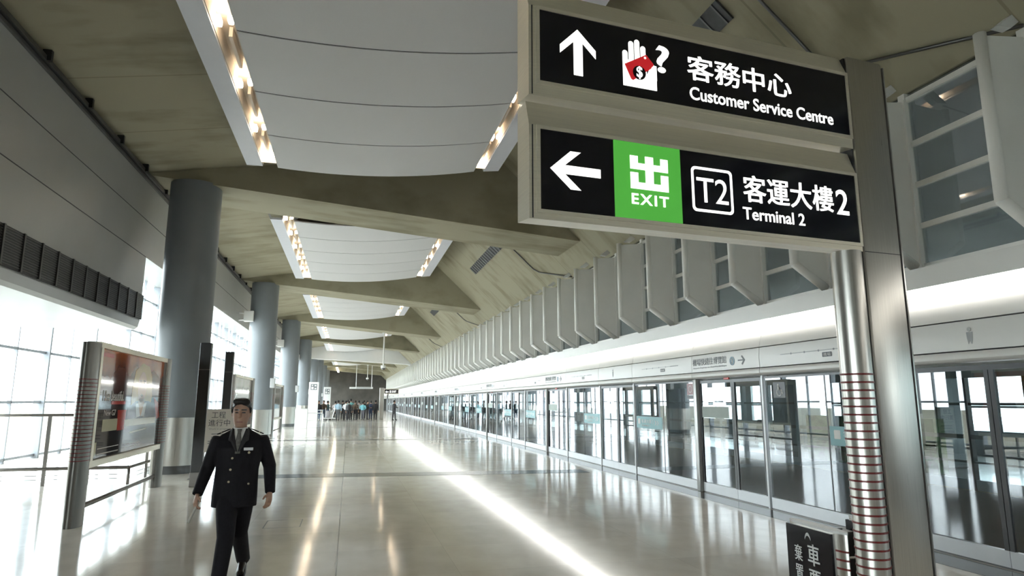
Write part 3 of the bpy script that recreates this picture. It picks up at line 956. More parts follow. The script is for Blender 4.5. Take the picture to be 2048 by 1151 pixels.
def board(label, poster):
    t = thing('advertising_board', label, 'advertising board', (-3.5, 10.14, 0), 0, 'advertising boards along the columns')
    ringed_post(t, 'post', 0, 0.16, 0.11, 0.20, 2.47, 0.82, 1.95, 0.052, M['post_steel'])
    ringed_post(t, 'post', 0, 4.44, 0.11, 0.20, 2.50, 0.82, 1.95, 0.052, M['post_steel'])
    mb = MB()
    mb.box(-0.09, 0.07, 0.30, 4.36, 2.42, 2.50); mb.box(-0.09, 0.07, 0.30, 4.36, 0.74, 0.83)
    mb.box(-0.09, 0.07, 0.36, 0.46, 0.83, 2.42); mb.box(-0.09, 0.07, 4.28, 4.38, 0.83, 2.42)
    mb.build('frame', M['steel_h'], t)
    MB().box(-0.085, -0.07, 0.46, 4.28, 0.83, 2.42).build('back_plate', M['grey_panel'], t)
    mb = MB(); mb.cyl((0, 0.3, 0.22), (0, 4.36, 0.22), 0.035, n=12); mb.build('foot_rail', M['rail'], t, smooth=True)
    ps = MB().box(-0.02, 0.02, 0.46, 4.28, 0.83, 2.42).build('poster', M[poster], t)
    return t, ps
def poster_mat(name, lo, mid, hi):
    m, nt, b = nodes_of(name)
    N, L = nt.nodes, nt.links
    tc = N.new('ShaderNodeTexCoord'); sp = N.new('ShaderNodeSeparateXYZ'); L.new(tc.outputs['Object'], sp.inputs[0])
    nz = N.new('ShaderNodeTexNoise'); nz.inputs['Scale'].default_value = 1.6; L.new(tc.outputs['Object'], nz.inputs['Vector'])
    ad = N.new('ShaderNodeMath'); ad.operation = 'MULTIPLY_ADD'; ad.inputs[1].default_value = 0.7; L.new(nz.outputs[0], ad.inputs[0]); L.new(sp.outputs[2], ad.inputs[2])
    mr = N.new('ShaderNodeMapRange'); mr.inputs['From Min'].default_value = 1.1; mr.inputs['From Max'].default_value = 2.85; L.new(ad.outputs[0], mr.inputs[0])
    rp = N.new('ShaderNodeValToRGB'); e = rp.color_ramp.elements
    e[0].position = 0.35; e[0].color = (*lo, 1); e[1].position = 0.95; e[1].color = (*hi, 1)
    x = e.new(0.72); x.color = (*mid, 1)
    L.new(mr.outputs[0], rp.inputs[0]); L.new(rp.outputs[0], b.inputs['Base Color'])
    b.inputs['Roughness'].default_value = 0.06
    b.inputs['IOR'].default_value = 1.45
    b.inputs['Coat Weight'].default_value = 0.25; b.inputs['Coat Roughness'].default_value = 0.02; b.inputs['Coat IOR'].default_value = 1.5
    return m
M['poster'] = poster_mat('warm_dark_poster_print', (0.035, 0.034, 0.04), (0.16, 0.06, 0.05), (0.62, 0.17, 0.06))
M['poster_grey'] = poster_mat('grey_poster_print', (0.20, 0.22, 0.20), (0.35, 0.36, 0.33), (0.50, 0.50, 0.48))
def ink(name, c): M[name] = mat(name, c, 0.08, coat=0.25, noise=0.04)
for nm, c in (('printed_blond_hair', (0.52, 0.34, 0.10)), ('printed_skin', (0.60, 0.36, 0.22)), ('printed_dark_coat', (0.05, 0.03, 0.03)), ('printed_red', (0.55, 0.07, 0.05)),
              ('printed_cream', (0.60, 0.58, 0.42)), ('printed_white', (0.72, 0.70, 0.66)), ('printed_brown', (0.12, 0.06, 0.03))): ink(nm, c)
t, ps = board('large advertising board with a blonde portrait and the words I See Beautiful', 'poster')
t.rotation_euler = (0, 0, math.radians(1.39))
t.location = (-3.53, 10.14, 0)
O, U, V = (0.021, 0, 0), (0, 1, 0), (0, 0, 1)
def art(name, polys, m, d=0.001):
    mb = MB()
    for p in polys: flat(mb, p, O, U, V, 0.0002, d)
    return mb.build(name, M[m], ps)
art('portrait_hair', [[(2.35, 2.18), (2.75, 2.32), (3.2, 2.28), (3.42, 2.1), (3.52, 1.75), (3.45, 1.55), (3.2, 1.62), (2.5, 1.6), (2.25, 1.55), (2.22, 1.85)]], 'printed_blond_hair', 0.001)
art('portrait_coat', [[(2.0, 1.30), (2.08, 1.55), (2.5, 1.66), (3.3, 1.66), (4.1, 1.58), (4.26, 1.30)]], 'printed_dark_coat', 0.0015)
art('portrait_collar', [[(3.7, 1.72), (4.05, 1.62), (4.2, 1.35), (4.0, 1.32)]], 'printed_red', 0.002)
art('printed_block', [[(1.55, 1.52), (2.0, 1.52), (1.95, 1.20), (1.6, 1.20)]], 'printed_red', 0.002)
art('printed_stripe', [[(1.2, 1.66), (1.9, 1.66), (1.9, 1.61), (1.2, 1.61)]], 'printed_red', 0.002)
art('portrait_face', [disc((2.82, 1.90), 0.27, 28, 0.27), [(2.68, 1.72), (2.98, 1.72), (3.1, 1.52), (2.85, 1.40), (2.6, 1.52)]], 'printed_skin', 0.002)
art('portrait_shirt', [[(2.5, 1.62), (2.66, 1.62), (2.84, 1.40), (2.60, 1.38)], [(3.02, 1.62), (3.18, 1.62), (3.1, 1.38), (2.88, 1.40)]], 'printed_white', 0.0025)
art('portrait_features', [disc((2.70, 1.96), 0.045, 14, 0.022), disc((2.94, 1.96), 0.045, 14, 0.022), disc((2.82, 1.76), 0.07, 14, 0.02),
                          [(2.63, 2.02), (2.77, 2.03), (2.77, 2.01), (2.63, 2.0)], [(2.87, 2.03), (3.01, 2.02), (3.01, 2.0), (2.87, 2.01)]], 'printed_brown', 0.0032)
art('printed_band', [[(1.95, 1.25), (3.9, 1.25), (3.9, 1.36), (1.95, 1.36)], [(2.3, 1.12), (3.3, 1.16), (3.3, 1.18), (2.3, 1.15)]], 'printed_cream', 0.003)
art('printed_label', [[(0.87, 1.21), (1.58, 1.21), (1.58, 1.39), (0.87, 1.39)], [(0.50, 0.88), (0.70, 0.88), (0.70, 1.07), (0.50, 1.07)]], 'printed_cream', 0.002)
art('printed_lines', [[(0.76, 0.965), (1.75, 0.965), (1.75, 0.978), (0.76, 0.978)], [(0.76, 0.885), (1.75, 0.885), (1.75, 0.9), (0.76, 0.9)],
                      [(2.1, 0.95), (3.0, 0.95), (3.0, 0.96), (2.1, 0.96)], [(2.1, 0.90), (3.0, 0.90), (3.0, 0.91), (2.1, 0.91)]], 'printed_white', 0.002)
art('printed_heading', [[(0.61, 2.31), (1.11, 2.31), (1.11, 2.37), (0.61, 2.37)]], 'printed_red', 0.002)
text('I See Beautiful.', (0.77, 1.66, 1.80, 1.82), O, U, V, M['printed_white'], ps, bold=0.015)
text('New G7', (0.9, 1.44, 1.45, 1.53), O, U, V, M['printed_white'], ps)
t2, _ = board('advertising board with a grey poster behind the second black post', 'poster_grey')
t2.location = (-3.55, 21.8, 0)
dup(t2, (-3.55, 33.4, 0), 0, 'advertising board with a grey poster beyond the second column')

# ================================================================== black posts, notice, railing
def bpost(x, y, h, label):
    t = thing('black_post', label, 'post', (x, y, 0), 0, 'tall black posts')
    MB().rbox(-0.105, 0.105, -0.08, 0.08, 0.28, h, 0.01).build('shaft', M['black_post'], t)
    MB().rbox(-0.112, 0.112, -0.087, 0.087, 0.0, 0.28, 0.008).build('foot', M['rail'], t)
    MB().box(-0.107, 0.107, -0.082, 0.082, h - 0.55, h - 0.535).build('joint', M['rail'], t)
bpost(-2.86, 14.42, 2.83, 'tall black post with a white notice board fixed to it')
bpost(-3.16, 18.95, 2.97, 'tall black post behind the walking man, without a notice')
t = thing('notice_board', 'white notice board with Chinese wording about works in progress, behind the man', 'notice board', (-2.73, 14.36, 0))
nb = MB().rbox(-0.02, 0.55, -0.012, 0.012, 0.66, 1.50, 0.004).build('board', M['notice'], t)
O, U, V = (-0.02, -0.0125, 0), (1, 0, 0), (0, 0, 1)
text('工程', (0.10, 1.32, 0.36, 1.45), O, U, V, M['text_grey'], nb)
text('進行中', (0.05, 1.165, 0.45, 1.295), O, U, V, M['text_grey'], nb)
text('Work in progress', (0.06, 1.09, 0.46, 1.125), O, U, V, M['text_pale'], nb)
mb = MB()
for z, a, b in ((1.0, 0.12, 0.48), (0.94, 0.12, 0.40), (0.86, 0.06, 0.50), (0.82, 0.06, 0.5)):
    flat(mb, [(a, z), (b, z), (b, z + 0.022), (a, z + 0.022)], O, U, V)
mb.build('small_print', M['text_pale'], nb)
MB().box(0.54, 0.56, -0.012, 0.012, 0.0, 1.52).build('support_rod', M['rail'], t)

t = thing('railing', 'grey metal railing with upright posts in front of the bright left windows', 'railing', (-8.8, 15.2, 0))
mb = MB(); mb.cyl((0, 0, 1.38), (4.5, 0, 1.38), 0.028, n=10); mb.build('top_rail', M['rail'], t, smooth=True)
mb = MB(); mb.cyl((0, 0, 0.33), (4.5, 0, 0.33), 0.035, n=10); mb.cyl((4.5, 0, 0.33), (4.5, 4.2, 0.33), 0.03, n=10)
mb.cyl((4.5, 0, 0.33), (4.5, 0, 0), 0.03, n=10)
mb.build('lower_rail', M['rail'], t, smooth=True)
for x in (0.9, 1.95, 2.98, 3.75):
    MB().box(x - 0.03, x + 0.03, -0.02, 0.02, 0, 1.38).build('post', M['rail'], t)
for y in (1.2, 2.4, 3.6):
    MB().box(4.48, 4.52, y - 0.03, y + 0.03, 0, 0.6).build('post', M['rail'], t)
mb = MB()
for z in (0.12, 0.20): mb.cyl((0, 0, z), (4.5, 0, z), 0.006, n=6); mb.cyl((4.5, 0, z), (4.5, 4.2, z), 0.006, n=6)
mb.build('cable', M['rail'], t)

# ================================================================== the big direction sign
t = thing('direction_sign', 'large steel direction sign with backlit Customer Service Centre and EXIT boards', 'sign', (3.309, 3.618, 0), math.radians(5.9))
mb = MB(); mb.rbox(0.075, 0.405, 0.0, 0.13, 0.0, 4.11, 0.012); pl = mb.build('pillar', M['steel'], t, auto=0.6)
MB().box(0.078, 0.402, -0.001, 0.002, 2.665, 2.67).build('pillar_joint', M['door_dark'], pl)
mb = MB(); mb.box(0.060, 0.075, 0.02, 0.12, 0, 4.1); mb.box(0.405, 0.42, 0.02, 0.12, 0, 4.1); mb.build('pillar_gap', M['door_dark'], pl)
mb = MB(); mb.quadgrid([[(0.415 + 0.045 * math.cos(a), 0.065 + 0.065 * math.sin(a), z) for a in [PI * (k / 10) - PI / 2 for k in range(11)]] for z in (0, 4.08)])
mb.build('pillar_edge', M['steel'], pl, auto=0.6)
ringed_post(t, 'round_post', -0.03, 0.065, 0.098, 0.098, 2.664, 0.30, 1.827, 0.0521)
O0 = Vector((0, -0.09, 0)); U, V = Vector((1, 0, 0)), Vector((0, 0, 1))
def board_part(z0, z1, f0, f1, name):
    mb = MB()
    x0, x1 = -2.385, 0.06
    # housing: back shell with a sloped upper cheek, open frame in front
    mb.prism([(-0.085, z0), (0.10, z0 + 0.02), (0.10, z1), (-0.03, z1), (-0.085, f1)], 'x', x0, x1)
    h = mb.build(name, M['steel_h'], t)
    e = 0.022
    fb = MB()
    fb.box(x0 + 0.045, x1, -0.095, -0.083, f1 - e, f1); fb.box(x0 + 0.045, x1, -0.095, -0.083, f0, f0 + e)
    fb.box(x0 + 0.045, x0 + 0.045 + e, -0.095, -0.083, f0 + e, f1 - e); fb.box(x1 - e, x1, -0.095, -0.083, f0 + e, f1 - e)
    fb.build('frame', M['steel_h'], h)
    MB().box(x0 + 0.045 + e, x1 - e, -0.089, -0.083, f0 + e, f1 - e).build('sign_face', M['black_panel'], h)
    MB().box(x0 + 0.018, x0 + 0.024, -0.0875, -0.082, z0 + 0.005, f1).build('housing_joint', M['door_dark'], h)
    return h
b1 = board_part(3.405, 4.115, 3.475, 3.972, 'upper_board')
b2 = board_part(2.665, 3.385, 2.70, 3.222, 'lower_board')
b1.location = (0, 0.088, 0); b2.location = (0, 0.088, 0)
FO = Vector((0, -0.0892, 0))
def sg(parent, name, polys, m, d=0.002):
    mb = MB()
    for p in polys: flat(mb, p, FO, U, V, 0.0003, d)
    return mb.build(name, M[m], parent)
# --- upper board
sg(b1, 'arrow', [[(-2.071, 3.870), (-2.187, 3.752), (-2.187, 3.698), (-2.098, 3.785), (-2.098, 3.572), (-2.038, 3.572), (-2.038, 3.785), (-1.950, 3.698), (-1.950, 3.752)]], 'sign_white')
hand = [(-1.765, 3.565), (-1.527, 3.565), (-1.527, 3.715), (-1.555, 3.735), (-1.578, 3.715), (-1.590, 3.66), (-1.60, 3.73), (-1.60, 3.845), (-1.765, 3.775)]
sg(b1, 'hand_symbol', [[(-1.765, 3.565), (-1.527, 3.565), (-1.527, 3.72), (-1.545, 3.735), (-1.570, 3.72), (-1.595, 3.66), (-1.60, 3.74), (-1.765, 3.74)]] +
   [rrect(a, 3.70, a + 0.036, b, 0.0175) for a, b in ((-1.765, 3.800), (-1.7215, 3.868), (-1.679, 3.886), (-1.6365, 3.850))], 'sign_white')
sg(b1, 'card_symbol', [[(-1.753, 3.707), (-1.598, 3.795), (-1.545, 3.738), (-1.555, 3.715), (-1.696, 3.608), (-1.71, 3.615)]], 'sign_red', 0.004)
mb = MB(); flat(mb, disc((-1.651, 3.664), 0.046, 28), FO, U, V, 0.0003, 0.005); mb.build('coin_symbol', M['black_panel'], b1)
text('$', (-1.672, 3.622, -1.630, 3.706), FO - Vector((0, 0.005, 0)), U, V, M['sign_white'], b1, bold=0.012)
sg(b1, 'thumb_symbol', [[(-1.527, 3.63), (-1.527, 3.728), (-1.543, 3.730), (-1.560, 3.718), (-1.572, 3.69), (-1.572, 3.63)]], 'sign_white', 0.006)
mb = MB(); flat(mb, disc((-1.607, 3.772), 0.008, 10), FO, U, V, 0.0003, 0.005); mb.build('card_hole', M['sign_white'], b1)
text('?', (-1.526, 3.694, -1.428, 3.880), FO, U, V, M['sign_white'], b1, bold=0.018)
text('客務中心', (-1.295, 3.688, -0.460, 3.862), FO, U, V, M['sign_white'], b1, bold=0.022)
text('Customer Service Centre', (-1.285, 3.552, -0.108, 3.640), FO, U, V, M['sign_white'], b1, bold=0.012)
# --- lower board
sg(b2, 'arrow', [[(-2.258, 2.972), (-2.130, 3.088), (-2.062, 3.088), (-2.165, 3.000), (-1.936, 3.000), (-1.936, 2.946), (-2.165, 2.946), (-2.064, 2.857), (-2.130, 2.857)]], 'sign_white')
gp = sg(b2, 'exit_panel', [[(-1.847, 2.722), (-1.383, 2.722), (-1.383, 3.200), (-1.847, 3.200)]], 'sign_green', 0.003)
FO3 = FO - Vector((0, 0.003, 0))
mb = MB()
u0, u1, v0, v1 = -1.738, -1.475, 2.910, 3.120
W = u1 - u0; Hh = v1 - v0
def R(a, b, c, d): flat(mb, [(u0 + a * W, v0 + b * Hh), (u0 + c * W, v0 + b * Hh), (u0 + c * W, v0 + d * Hh), (u0 + a * W, v0 + d * Hh)], FO3, U, V, 0.0003, 0.002)
R(0.395, 0.20, 0.61, 1.0)
R(0.0, 0.585, 0.205, 0.985); R(0.80, 0.585, 1.0, 0.985)
R(0.205, 0.585, 0.395, 0.775); R(0.61, 0.585, 0.80, 0.775)
R(0.0, 0.0, 0.205, 0.485); R(0.80, 0.0, 1.0, 0.485)
R(0.205, 0.0, 0.80, 0.20)
mb.build('exit_character', M['sign_white'], gp)
text('EXIT', (-1.734, 2.814, -1.477, 2.880), FO3, U, V, M['sign_white'], gp, bold=0.02, spacing=1.25)
ro = rrect(-1.305, 2.815, -0.998, 3.106, 0.03); ri = rrect(-1.288, 2.832, -1.015, 3.089, 0.02)
mb = MB()
for i in range(len(ro)):
    j = (i + 1) % len(ro)
    flat(mb, [ro[i], ro[j], ri[j], ri[i]], FO, U, V, 0.0003, 0.002)
mb.build('terminal_outline', M['sign_white'], b2)
text('T2', (-1.268, 2.878, -1.035, 3.038), FO, U, V, M['sign_white'], b2, bold=0.0)
text('客運大樓', (-0.915, 2.915, -0.170, 3.098), FO, U, V, M['sign_white'], b2, bold=0.022)
text('2', (-0.145, 2.908, -0.038, 3.085), FO, U, V, M['sign_white'], b2, bold=0.01)
text('Terminal 2', (-0.928, 2.798, -0.430, 2.880), FO, U, V, M['sign_white'], b2, bold=0.012)

# ================================================================== ticket bin beside the sign
t = thing('ticket_bin', 'low bin between two black panels with Chinese lettering, at the foot of the sign', 'bin', (3.24, 4.14, 0))
def bin_panel(x, name, flip):
    mb = MB()
    n_ = 28
    mb.quadgrid([[(x + 0.045 * math.cos(2 * PI * k / n_), 0.29 * math.sin(2 * PI * k / n_), z) for k in range(n_)] for z in (0.0, 0.79)])
    p = mb.build(name, M['steel'], t, auto=0.7)
    mb = MB()
    mb.quadgrid([[(x + 0.047 * math.cos(2 * PI * k / n_), 0.292 * math.sin(2 * PI * k / n_), z) for k in range(n_)] for z in (0.785, 0.802)])
    mb.build('panel_cap', M['white_metal'], p, auto=0.7)
    mb = MB()
    z = 0.67
    while z > 0.05:
        for a0, a1 in ((1.25 * PI, 1.75 * PI),):
            ks = [a0 + (a1 - a0) * i / 10 for i in range(11)]
            mb.quadgrid([[(x + (0.045 + e) * math.cos(k), (0.29 + e) * math.sin(k), z + d) for k in ks] for e, d in ((0.0, 0), (0.003, 0.001), (0.003, 0.012), (0, 0.013))], closed=False)
        z -= 0.055
    mb.build('red_rings', M['ring_red'], p)
    MB().box(x - 0.052, x - 0.030, -0.19, 0.275, 0.0, 0.775).build('black_face', M['black_panel'], p)
    return p
p = bin_panel(0.0, 'left_panel', 1)
O = (-0.0525, 0.275, 0)
text('車', (0.225, 0.53, 0.345, 0.675), O, UY, VZ, M['text_white'], p, bold=0.02)
text('票', (0.225, 0.36, 0.345, 0.505), O, UY, VZ, M['text_white'], p, bold=0.02)
text('(', (-0.05, 0.07, 0.0, 0.13), (-0.0525, 0.14, 0.695), (0, 0, -1), UY, M['text_white'], p, bold=0.01)
text('棄', (0.085, 0.535, 0.165, 0.645), O, UY, VZ, M['text_white'], p, bold=0.015)
text('置', (0.085, 0.40, 0.165, 0.51), O, UY, VZ, M['text_white'], p, bold=0.015)
bin_panel(0.52, 'right_panel', -1)
mb = MB(); mb.prism([(0.05, 0.1), (0.46, 0.1), (0.46, 0.70), (0.40, 0.72), (0.05, 0.72)], 'y', 0.10, 0.26); mb.build('bin_body', M['rail'], t)
mb = MB(); mb.box(0.06, 0.46, -0.22, 0.25, 0.03, 0.10); mb.build('base', M['dark_steel'], t)
mb = MB(); mb.prism([(0.10, 0.735), (0.34, 0.735), (0.34, 0.725), (0.10, 0.725)], 'y', 0.16, 0.18); mb.build('slot', M['door_dark'], t)
mb = MB(); mb.cyl((0.03, -0.12, 0.60), (0.49, -0.12, 0.60), 0.008, n=8); mb.build('tie_rod', M['steel'], t)

# ================================================================== PEOPLE
def remesh(mb, voxel, smooth=2, factor=0.5):
    me = bpy.data.meshes.new('figure_volume')
    bmesh.ops.recalc_face_normals(mb.bm, faces=mb.bm.faces)
    mb.bm.to_mesh(me); mb.bm.free()
    o = bpy.data.objects.new('figure_volume', me); COL.objects.link(o)
    m = o.modifiers.new('r', 'REMESH'); m.mode = 'VOXEL'; m.voxel_size = voxel; m.use_smooth_shade = True
    if smooth:
        s = o.modifiers.new('s', 'SMOOTH'); s.iterations = smooth; s.factor = factor
    dg = bpy.context.evaluated_depsgraph_get(); dg.update()
    r = bpy.data.meshes.new_from_object(o.evaluated_get(dg))
    bpy.data.objects.remove(o); bpy.data.meshes.remove(me)
    for p in r.polygons: p.use_smooth = True
    return r

def put(me, name, mats, parent=None, rule=None):
    me.materials.clear()
    for m in mats: me.materials.append(m)
    if rule:
        for p in me.polygons: p.material_index = rule(p.center)
    me.name = name
    o = bpy.data.objects.new(name, me); COL.objects.link(o)
    if parent: o.parent = parent
    return o

def ringloft(mb, secs, n=24):
    # secs: (z, cx, cy, rx, ry)
    mb.quadgrid([[(cx + rx * math.cos(2 * PI * k / n), cy + ry * math.sin(2 * PI * k / n), z) for k in range(n)] for z, cx, cy, rx, ry in secs])

M['skin'] = mat('warm_skin', (0.40, 0.23, 0.16), 0.5, noise=0.06, nscale=20)
M['skin_dark'] = mat('lip_skin', (0.26, 0.11, 0.09), 0.5, noise=0.05)
M['eye'] = mat('dark_eye', (0.02, 0.015, 0.012), 0.3, noise=0.05)
M['hair'] = mat('black_hair', (0.010, 0.009, 0.009), 0.45, noise=0.3, nscale=60, stretch=(1, 1, 0.2))
M['suit'] = mat('black_uniform_cloth', (0.009, 0.008, 0.011), 0.75, noise=0.25, nscale=40, spec=0.25)
M['shirt'] = mat('pale_shirt_cloth', (0.85, 0.84, 0.81), 0.7, noise=0.05)
M['lapel'] = mat('black_lapel_cloth', (0.012, 0.011, 0.014), 0.6, noise=0.2, nscale=40)
M['tie'] = mat('grey_patterned_tie', (0.15, 0.14, 0.125), 0.6, noise=0.4, nscale=60)
M['brass'] = mat('dull_brass_button', (0.55, 0.48, 0.34), 0.35, 0.9, noise=0.1)
M['badge'] = mat('white_name_badge', (0.75, 0.75, 0.76), 0.4, noise=0.05)
M['shoe'] = mat('black_shoe_leather', (0.008, 0.008, 0.008), 0.25, noise=0.2)
M['paper'] = mat('pale_rolled_paper', (0.55, 0.53, 0.48), 0.6, noise=0.05)

man = thing('person', 'man in a black double-breasted uniform jacket and tie walking toward the camera', 'person', (-0.985, 6.75, 0))
mb = MB()
# head
ringloft(mb, [(1.412, 0.0, -0.050, 0.030, 0.030), (1.425, 0, -0.040, 0.046, 0.052), (1.455, 0, -0.025, 0.060, 0.072), (1.50, 0, -0.008, 0.071, 0.088),
              (1.545, 0, 0, 0.077, 0.096), (1.59, 0, 0.004, 0.078, 0.098), (1.63, 0, 0.008, 0.072, 0.090), (1.66, 0, 0.012, 0.052, 0.066), (1.675, 0, 0.014, 0.025, 0.032)])
mb.tube([(0, -0.085, 1.565), (0, -0.106, 1.525), (0, -0.100, 1.512)], [0.010, 0.015, 0.013], 10)
mb.ell((-0.079, 0.005, 1.545), 0.012, 0.022, 0.034); mb.ell((0.079, 0.005, 1.545), 0.012, 0.022, 0.034)
mb.tube([(0, -0.082, 1.470), (0, -0.088, 1.466)], [0.022, 0.020], 10, sy=0.6)
mb.tube([(0, 0.03, 1.30), (0, 0.025, 1.38), (0, 0.0, 1.46)], [0.07, 0.056, 0.056], 16)
# trunk under the clothes
ringloft(mb, [(0.72, -0.01, 0.02, 0.14, 0.10), (0.90, -0.01, 0.02, 0.155, 0.105), (1.05, -0.005, 0.015, 0.145, 0.10), (1.20, 0, 0.015, 0.165, 0.11), (1.30, 0, 0.02, 0.165, 0.095), (1.345, 0, 0.03, 0.09, 0.07)])
# arms to hands: joints
shR, elR, wrR = Vector((-0.185, 0.03, 1.315)), Vector((-0.275, 0.06, 1.04)), Vector((-0.318, -0.07, 0.83))
shL, elL, wrL = Vector((0.185, 0.03, 1.315)), Vector((0.272, 0.10, 1.045)), Vector((0.300, 0.00, 0.82))
for a, b, c in ((shR, elR, wrR), (shL, elL, wrL)):
    mb.tube([a, a.lerp(b, .5), b, b.lerp(c, .4), c], [0.05, 0.047, 0.040, 0.038, 0.026], 14)
def hand(mb, w, d, side, curl, fac):
    # w wrist, d hand direction, side: vector toward the thumb, fac: palm normal
    d = Vector(d).normalized(); s = Vector(side); s = (s - d * s.dot(d)).normalized(); f = d.cross(s).normalized()
    if f.dot(Vector(fac)) < 0: f = -f
    mb.tube([w - d * 0.01, w + d * 0.03, w + d * 0.075, w + d * 0.095], [(0.024, 0.018), (0.036, 0.017), (0.042, 0.016), (0.036, 0.012)], 14, side=s)
    for i, (o, L) in enumerate(((0.030, 0.070), (0.010, 0.080), (-0.010, 0.074), (-0.029, 0.058))):
        b = w + d * 0.088 + s * o
        p1 = b + (d * math.cos(curl * 0.5) + f * math.sin(curl * 0.5)) * L * 0.45
        p2 = p1 + (d * math.cos(curl * 1.2) + f * math.sin(curl * 1.2)) * L * 0.32
        p3 = p2 + (d * math.cos(curl * 1.9) + f * math.sin(curl * 1.9)) * L * 0.25
        mb.tube([b - d * 0.015, p1, p2, p3], [0.0092, 0.0090, 0.0082, 0.0066], 8)
    b = w + d * 0.030 + s * 0.030
    p1 = b + (d * 0.6 + s * 0.7 + f * 0.25).normalized() * 0.036
    p2 = p1 + (d * 0.9 + s * 0.15 + f * 0.45).normalized() * 0.030
    mb.tube([b - s * 0.012, b, p1, p2], [0.013, 0.0125, 0.0105, 0.008], 8)
hand(mb, wrR, (-0.12, -0.30, -0.95), (0.5, -0.9, 0), 0.95, (1, 0.3, 0))
hand(mb, wrL, (-0.04, -0.22, -0.97), (-0.55, -0.85, 0), 0.55, (-1, 0.4, 0))
# legs
hpR, knR, anR = Vector((-0.080, 0.02, 0.84)), Vector((-0.040, -0.15, 0.45)), Vector((-0.075, -0.17, 0.085))
hpL, knL, anL = Vector((0.070, 0.03, 0.84)), Vector((0.038, 0.09, 0.45)), Vector((0.045, 0.40, 0.155))
for a, b, c in ((hpR, knR, anR), (hpL, knL, anL)):
    mb.tube([a, a.lerp(b, .5), b, b.lerp(c, .35), c], [0.085, 0.072, 0.054, 0.054, 0.036], 14)
mb.tube([anR, anR + Vector((0, -0.06, -0.045)), anR + Vector((0, -0.17, -0.052))], [0.036, 0.036, 0.03], 12)
mb.tube([anL, anL + Vector((0, -0.045, -0.06)), anL + Vector((0, -0.12, -0.115))], [0.036, 0.036, 0.03], 12)
me = remesh(mb, 0.0062, 1)
def facerule(c):
    if c.z < 0.26: return 2
    if c.z > 1.41 and c.y < -0.055:
        if abs(abs(c.x) - 0.031) < 0.015 and abs(c.z - 1.552) < 0.0065: return 2
        if abs(abs(c.x) - 0.032) < 0.021 and abs(c.z - 1.577) < 0.005: return 2
        if abs(c.x) < 0.026 and abs(c.z - 1.468) < 0.0075: return 1
    return 0
put(me, 'body', [M['skin'], M['skin_dark'], M['eye']], man, facerule)
# hair
mb = MB()
mb.ell((0, 0.020, 1.610), 0.087, 0.103, 0.080, 24, 14)
mb.ell((-0.02, -0.055, 1.655), 0.060, 0.045, 0.030, 16, 10); mb.ell((0.03, -0.045, 1.650), 0.052, 0.05, 0.035, 16, 10)
ringloft(mb, [(1.50, 0, 0.055, 0.070, 0.052), (1.56, 0, 0.05, 0.084, 0.068), (1.62, 0, 0.03, 0.086, 0.09)])
mb.tube([(-0.083, -0.025, 1.60), (-0.083, -0.018, 1.545)], [0.012, 0.007], 8); mb.tube([(0.083, -0.025, 1.60), (0.083, -0.018, 1.545)], [0.012, 0.007], 8)
put(remesh(mb, 0.007, 1), 'hair', [M['hair']], man)
# shirt front and collar
mb = MB()
ringloft(mb, [(1.335, 0, 0.018, 0.082, 0.072), (1.375, 0, 0.022, 0.070, 0.066), (1.415, 0, 0.014, 0.063, 0.062)], 24)
mb.quadgrid([[(0.004 + q * w, yy - 0.012 * (1 - q * q), z) for q in (-1, -.5, 0, .5, 1)] + [(0.004 + q * w, yy + 0.02, z) for q in (1, .5, 0, -.5, -1)] for z, w, yy in ((1.395, 0.058, -0.040), (1.34, 0.055, -0.070), (1.26, 0.045, -0.090), (1.17, 0.03, -0.098))])
put(remesh(mb, 0.006, 1), 'shirt', [M['shirt']], man)
mb = MB()
mb.quadgrid([[(cx - w, yy, z), (cx, yy - 0.008, z), (cx + w, yy, z), (cx + w, yy + 0.012, z), (cx, yy + 0.012, z), (cx - w, yy + 0.012, z)]
             for z, cx, w, yy in ((1.402, 0.002, 0.021, -0.066), (1.372, 0.002, 0.014, -0.076), (1.28, 0.004, 0.026, -0.108), (1.18, 0.004, 0.022, -0.113))])
mb.build('tie', M['tie'], man, smooth=True)
# jacket
mb = MB()
ringloft(mb, [(0.695, -0.015, 0.02, 0.200, 0.135), (0.80, -0.014, 0.02, 0.200, 0.134), (0.92, -0.010, 0.02, 0.194, 0.128), (1.03, -0.006, 0.018, 0.190, 0.124),
              (1.14, 0, 0.015, 0.205, 0.130), (1.23, 0, 0.016, 0.215, 0.128), (1.30, 0, 0.022, 0.214, 0.112), (1.345, 0, 0.03, 0.172, 0.088), (1.385, 0, 0.035, 0.098, 0.064), (1.41, 0, 0.04, 0.075, 0.055)], 32)
for a, b, c in ((shR, elR, wrR), (shL, elL, wrL)):
    mb.tube([a + Vector((0, 0, 0.012)), a.lerp(b, .12), a.lerp(b, .5), b, b.lerp(c, .45), c + (c - b).normalized() * 0.012], [0.056, 0.070, 0.066, 0.060, 0.054, 0.046], 18)
jm = remesh(mb, 0.0075, 2)
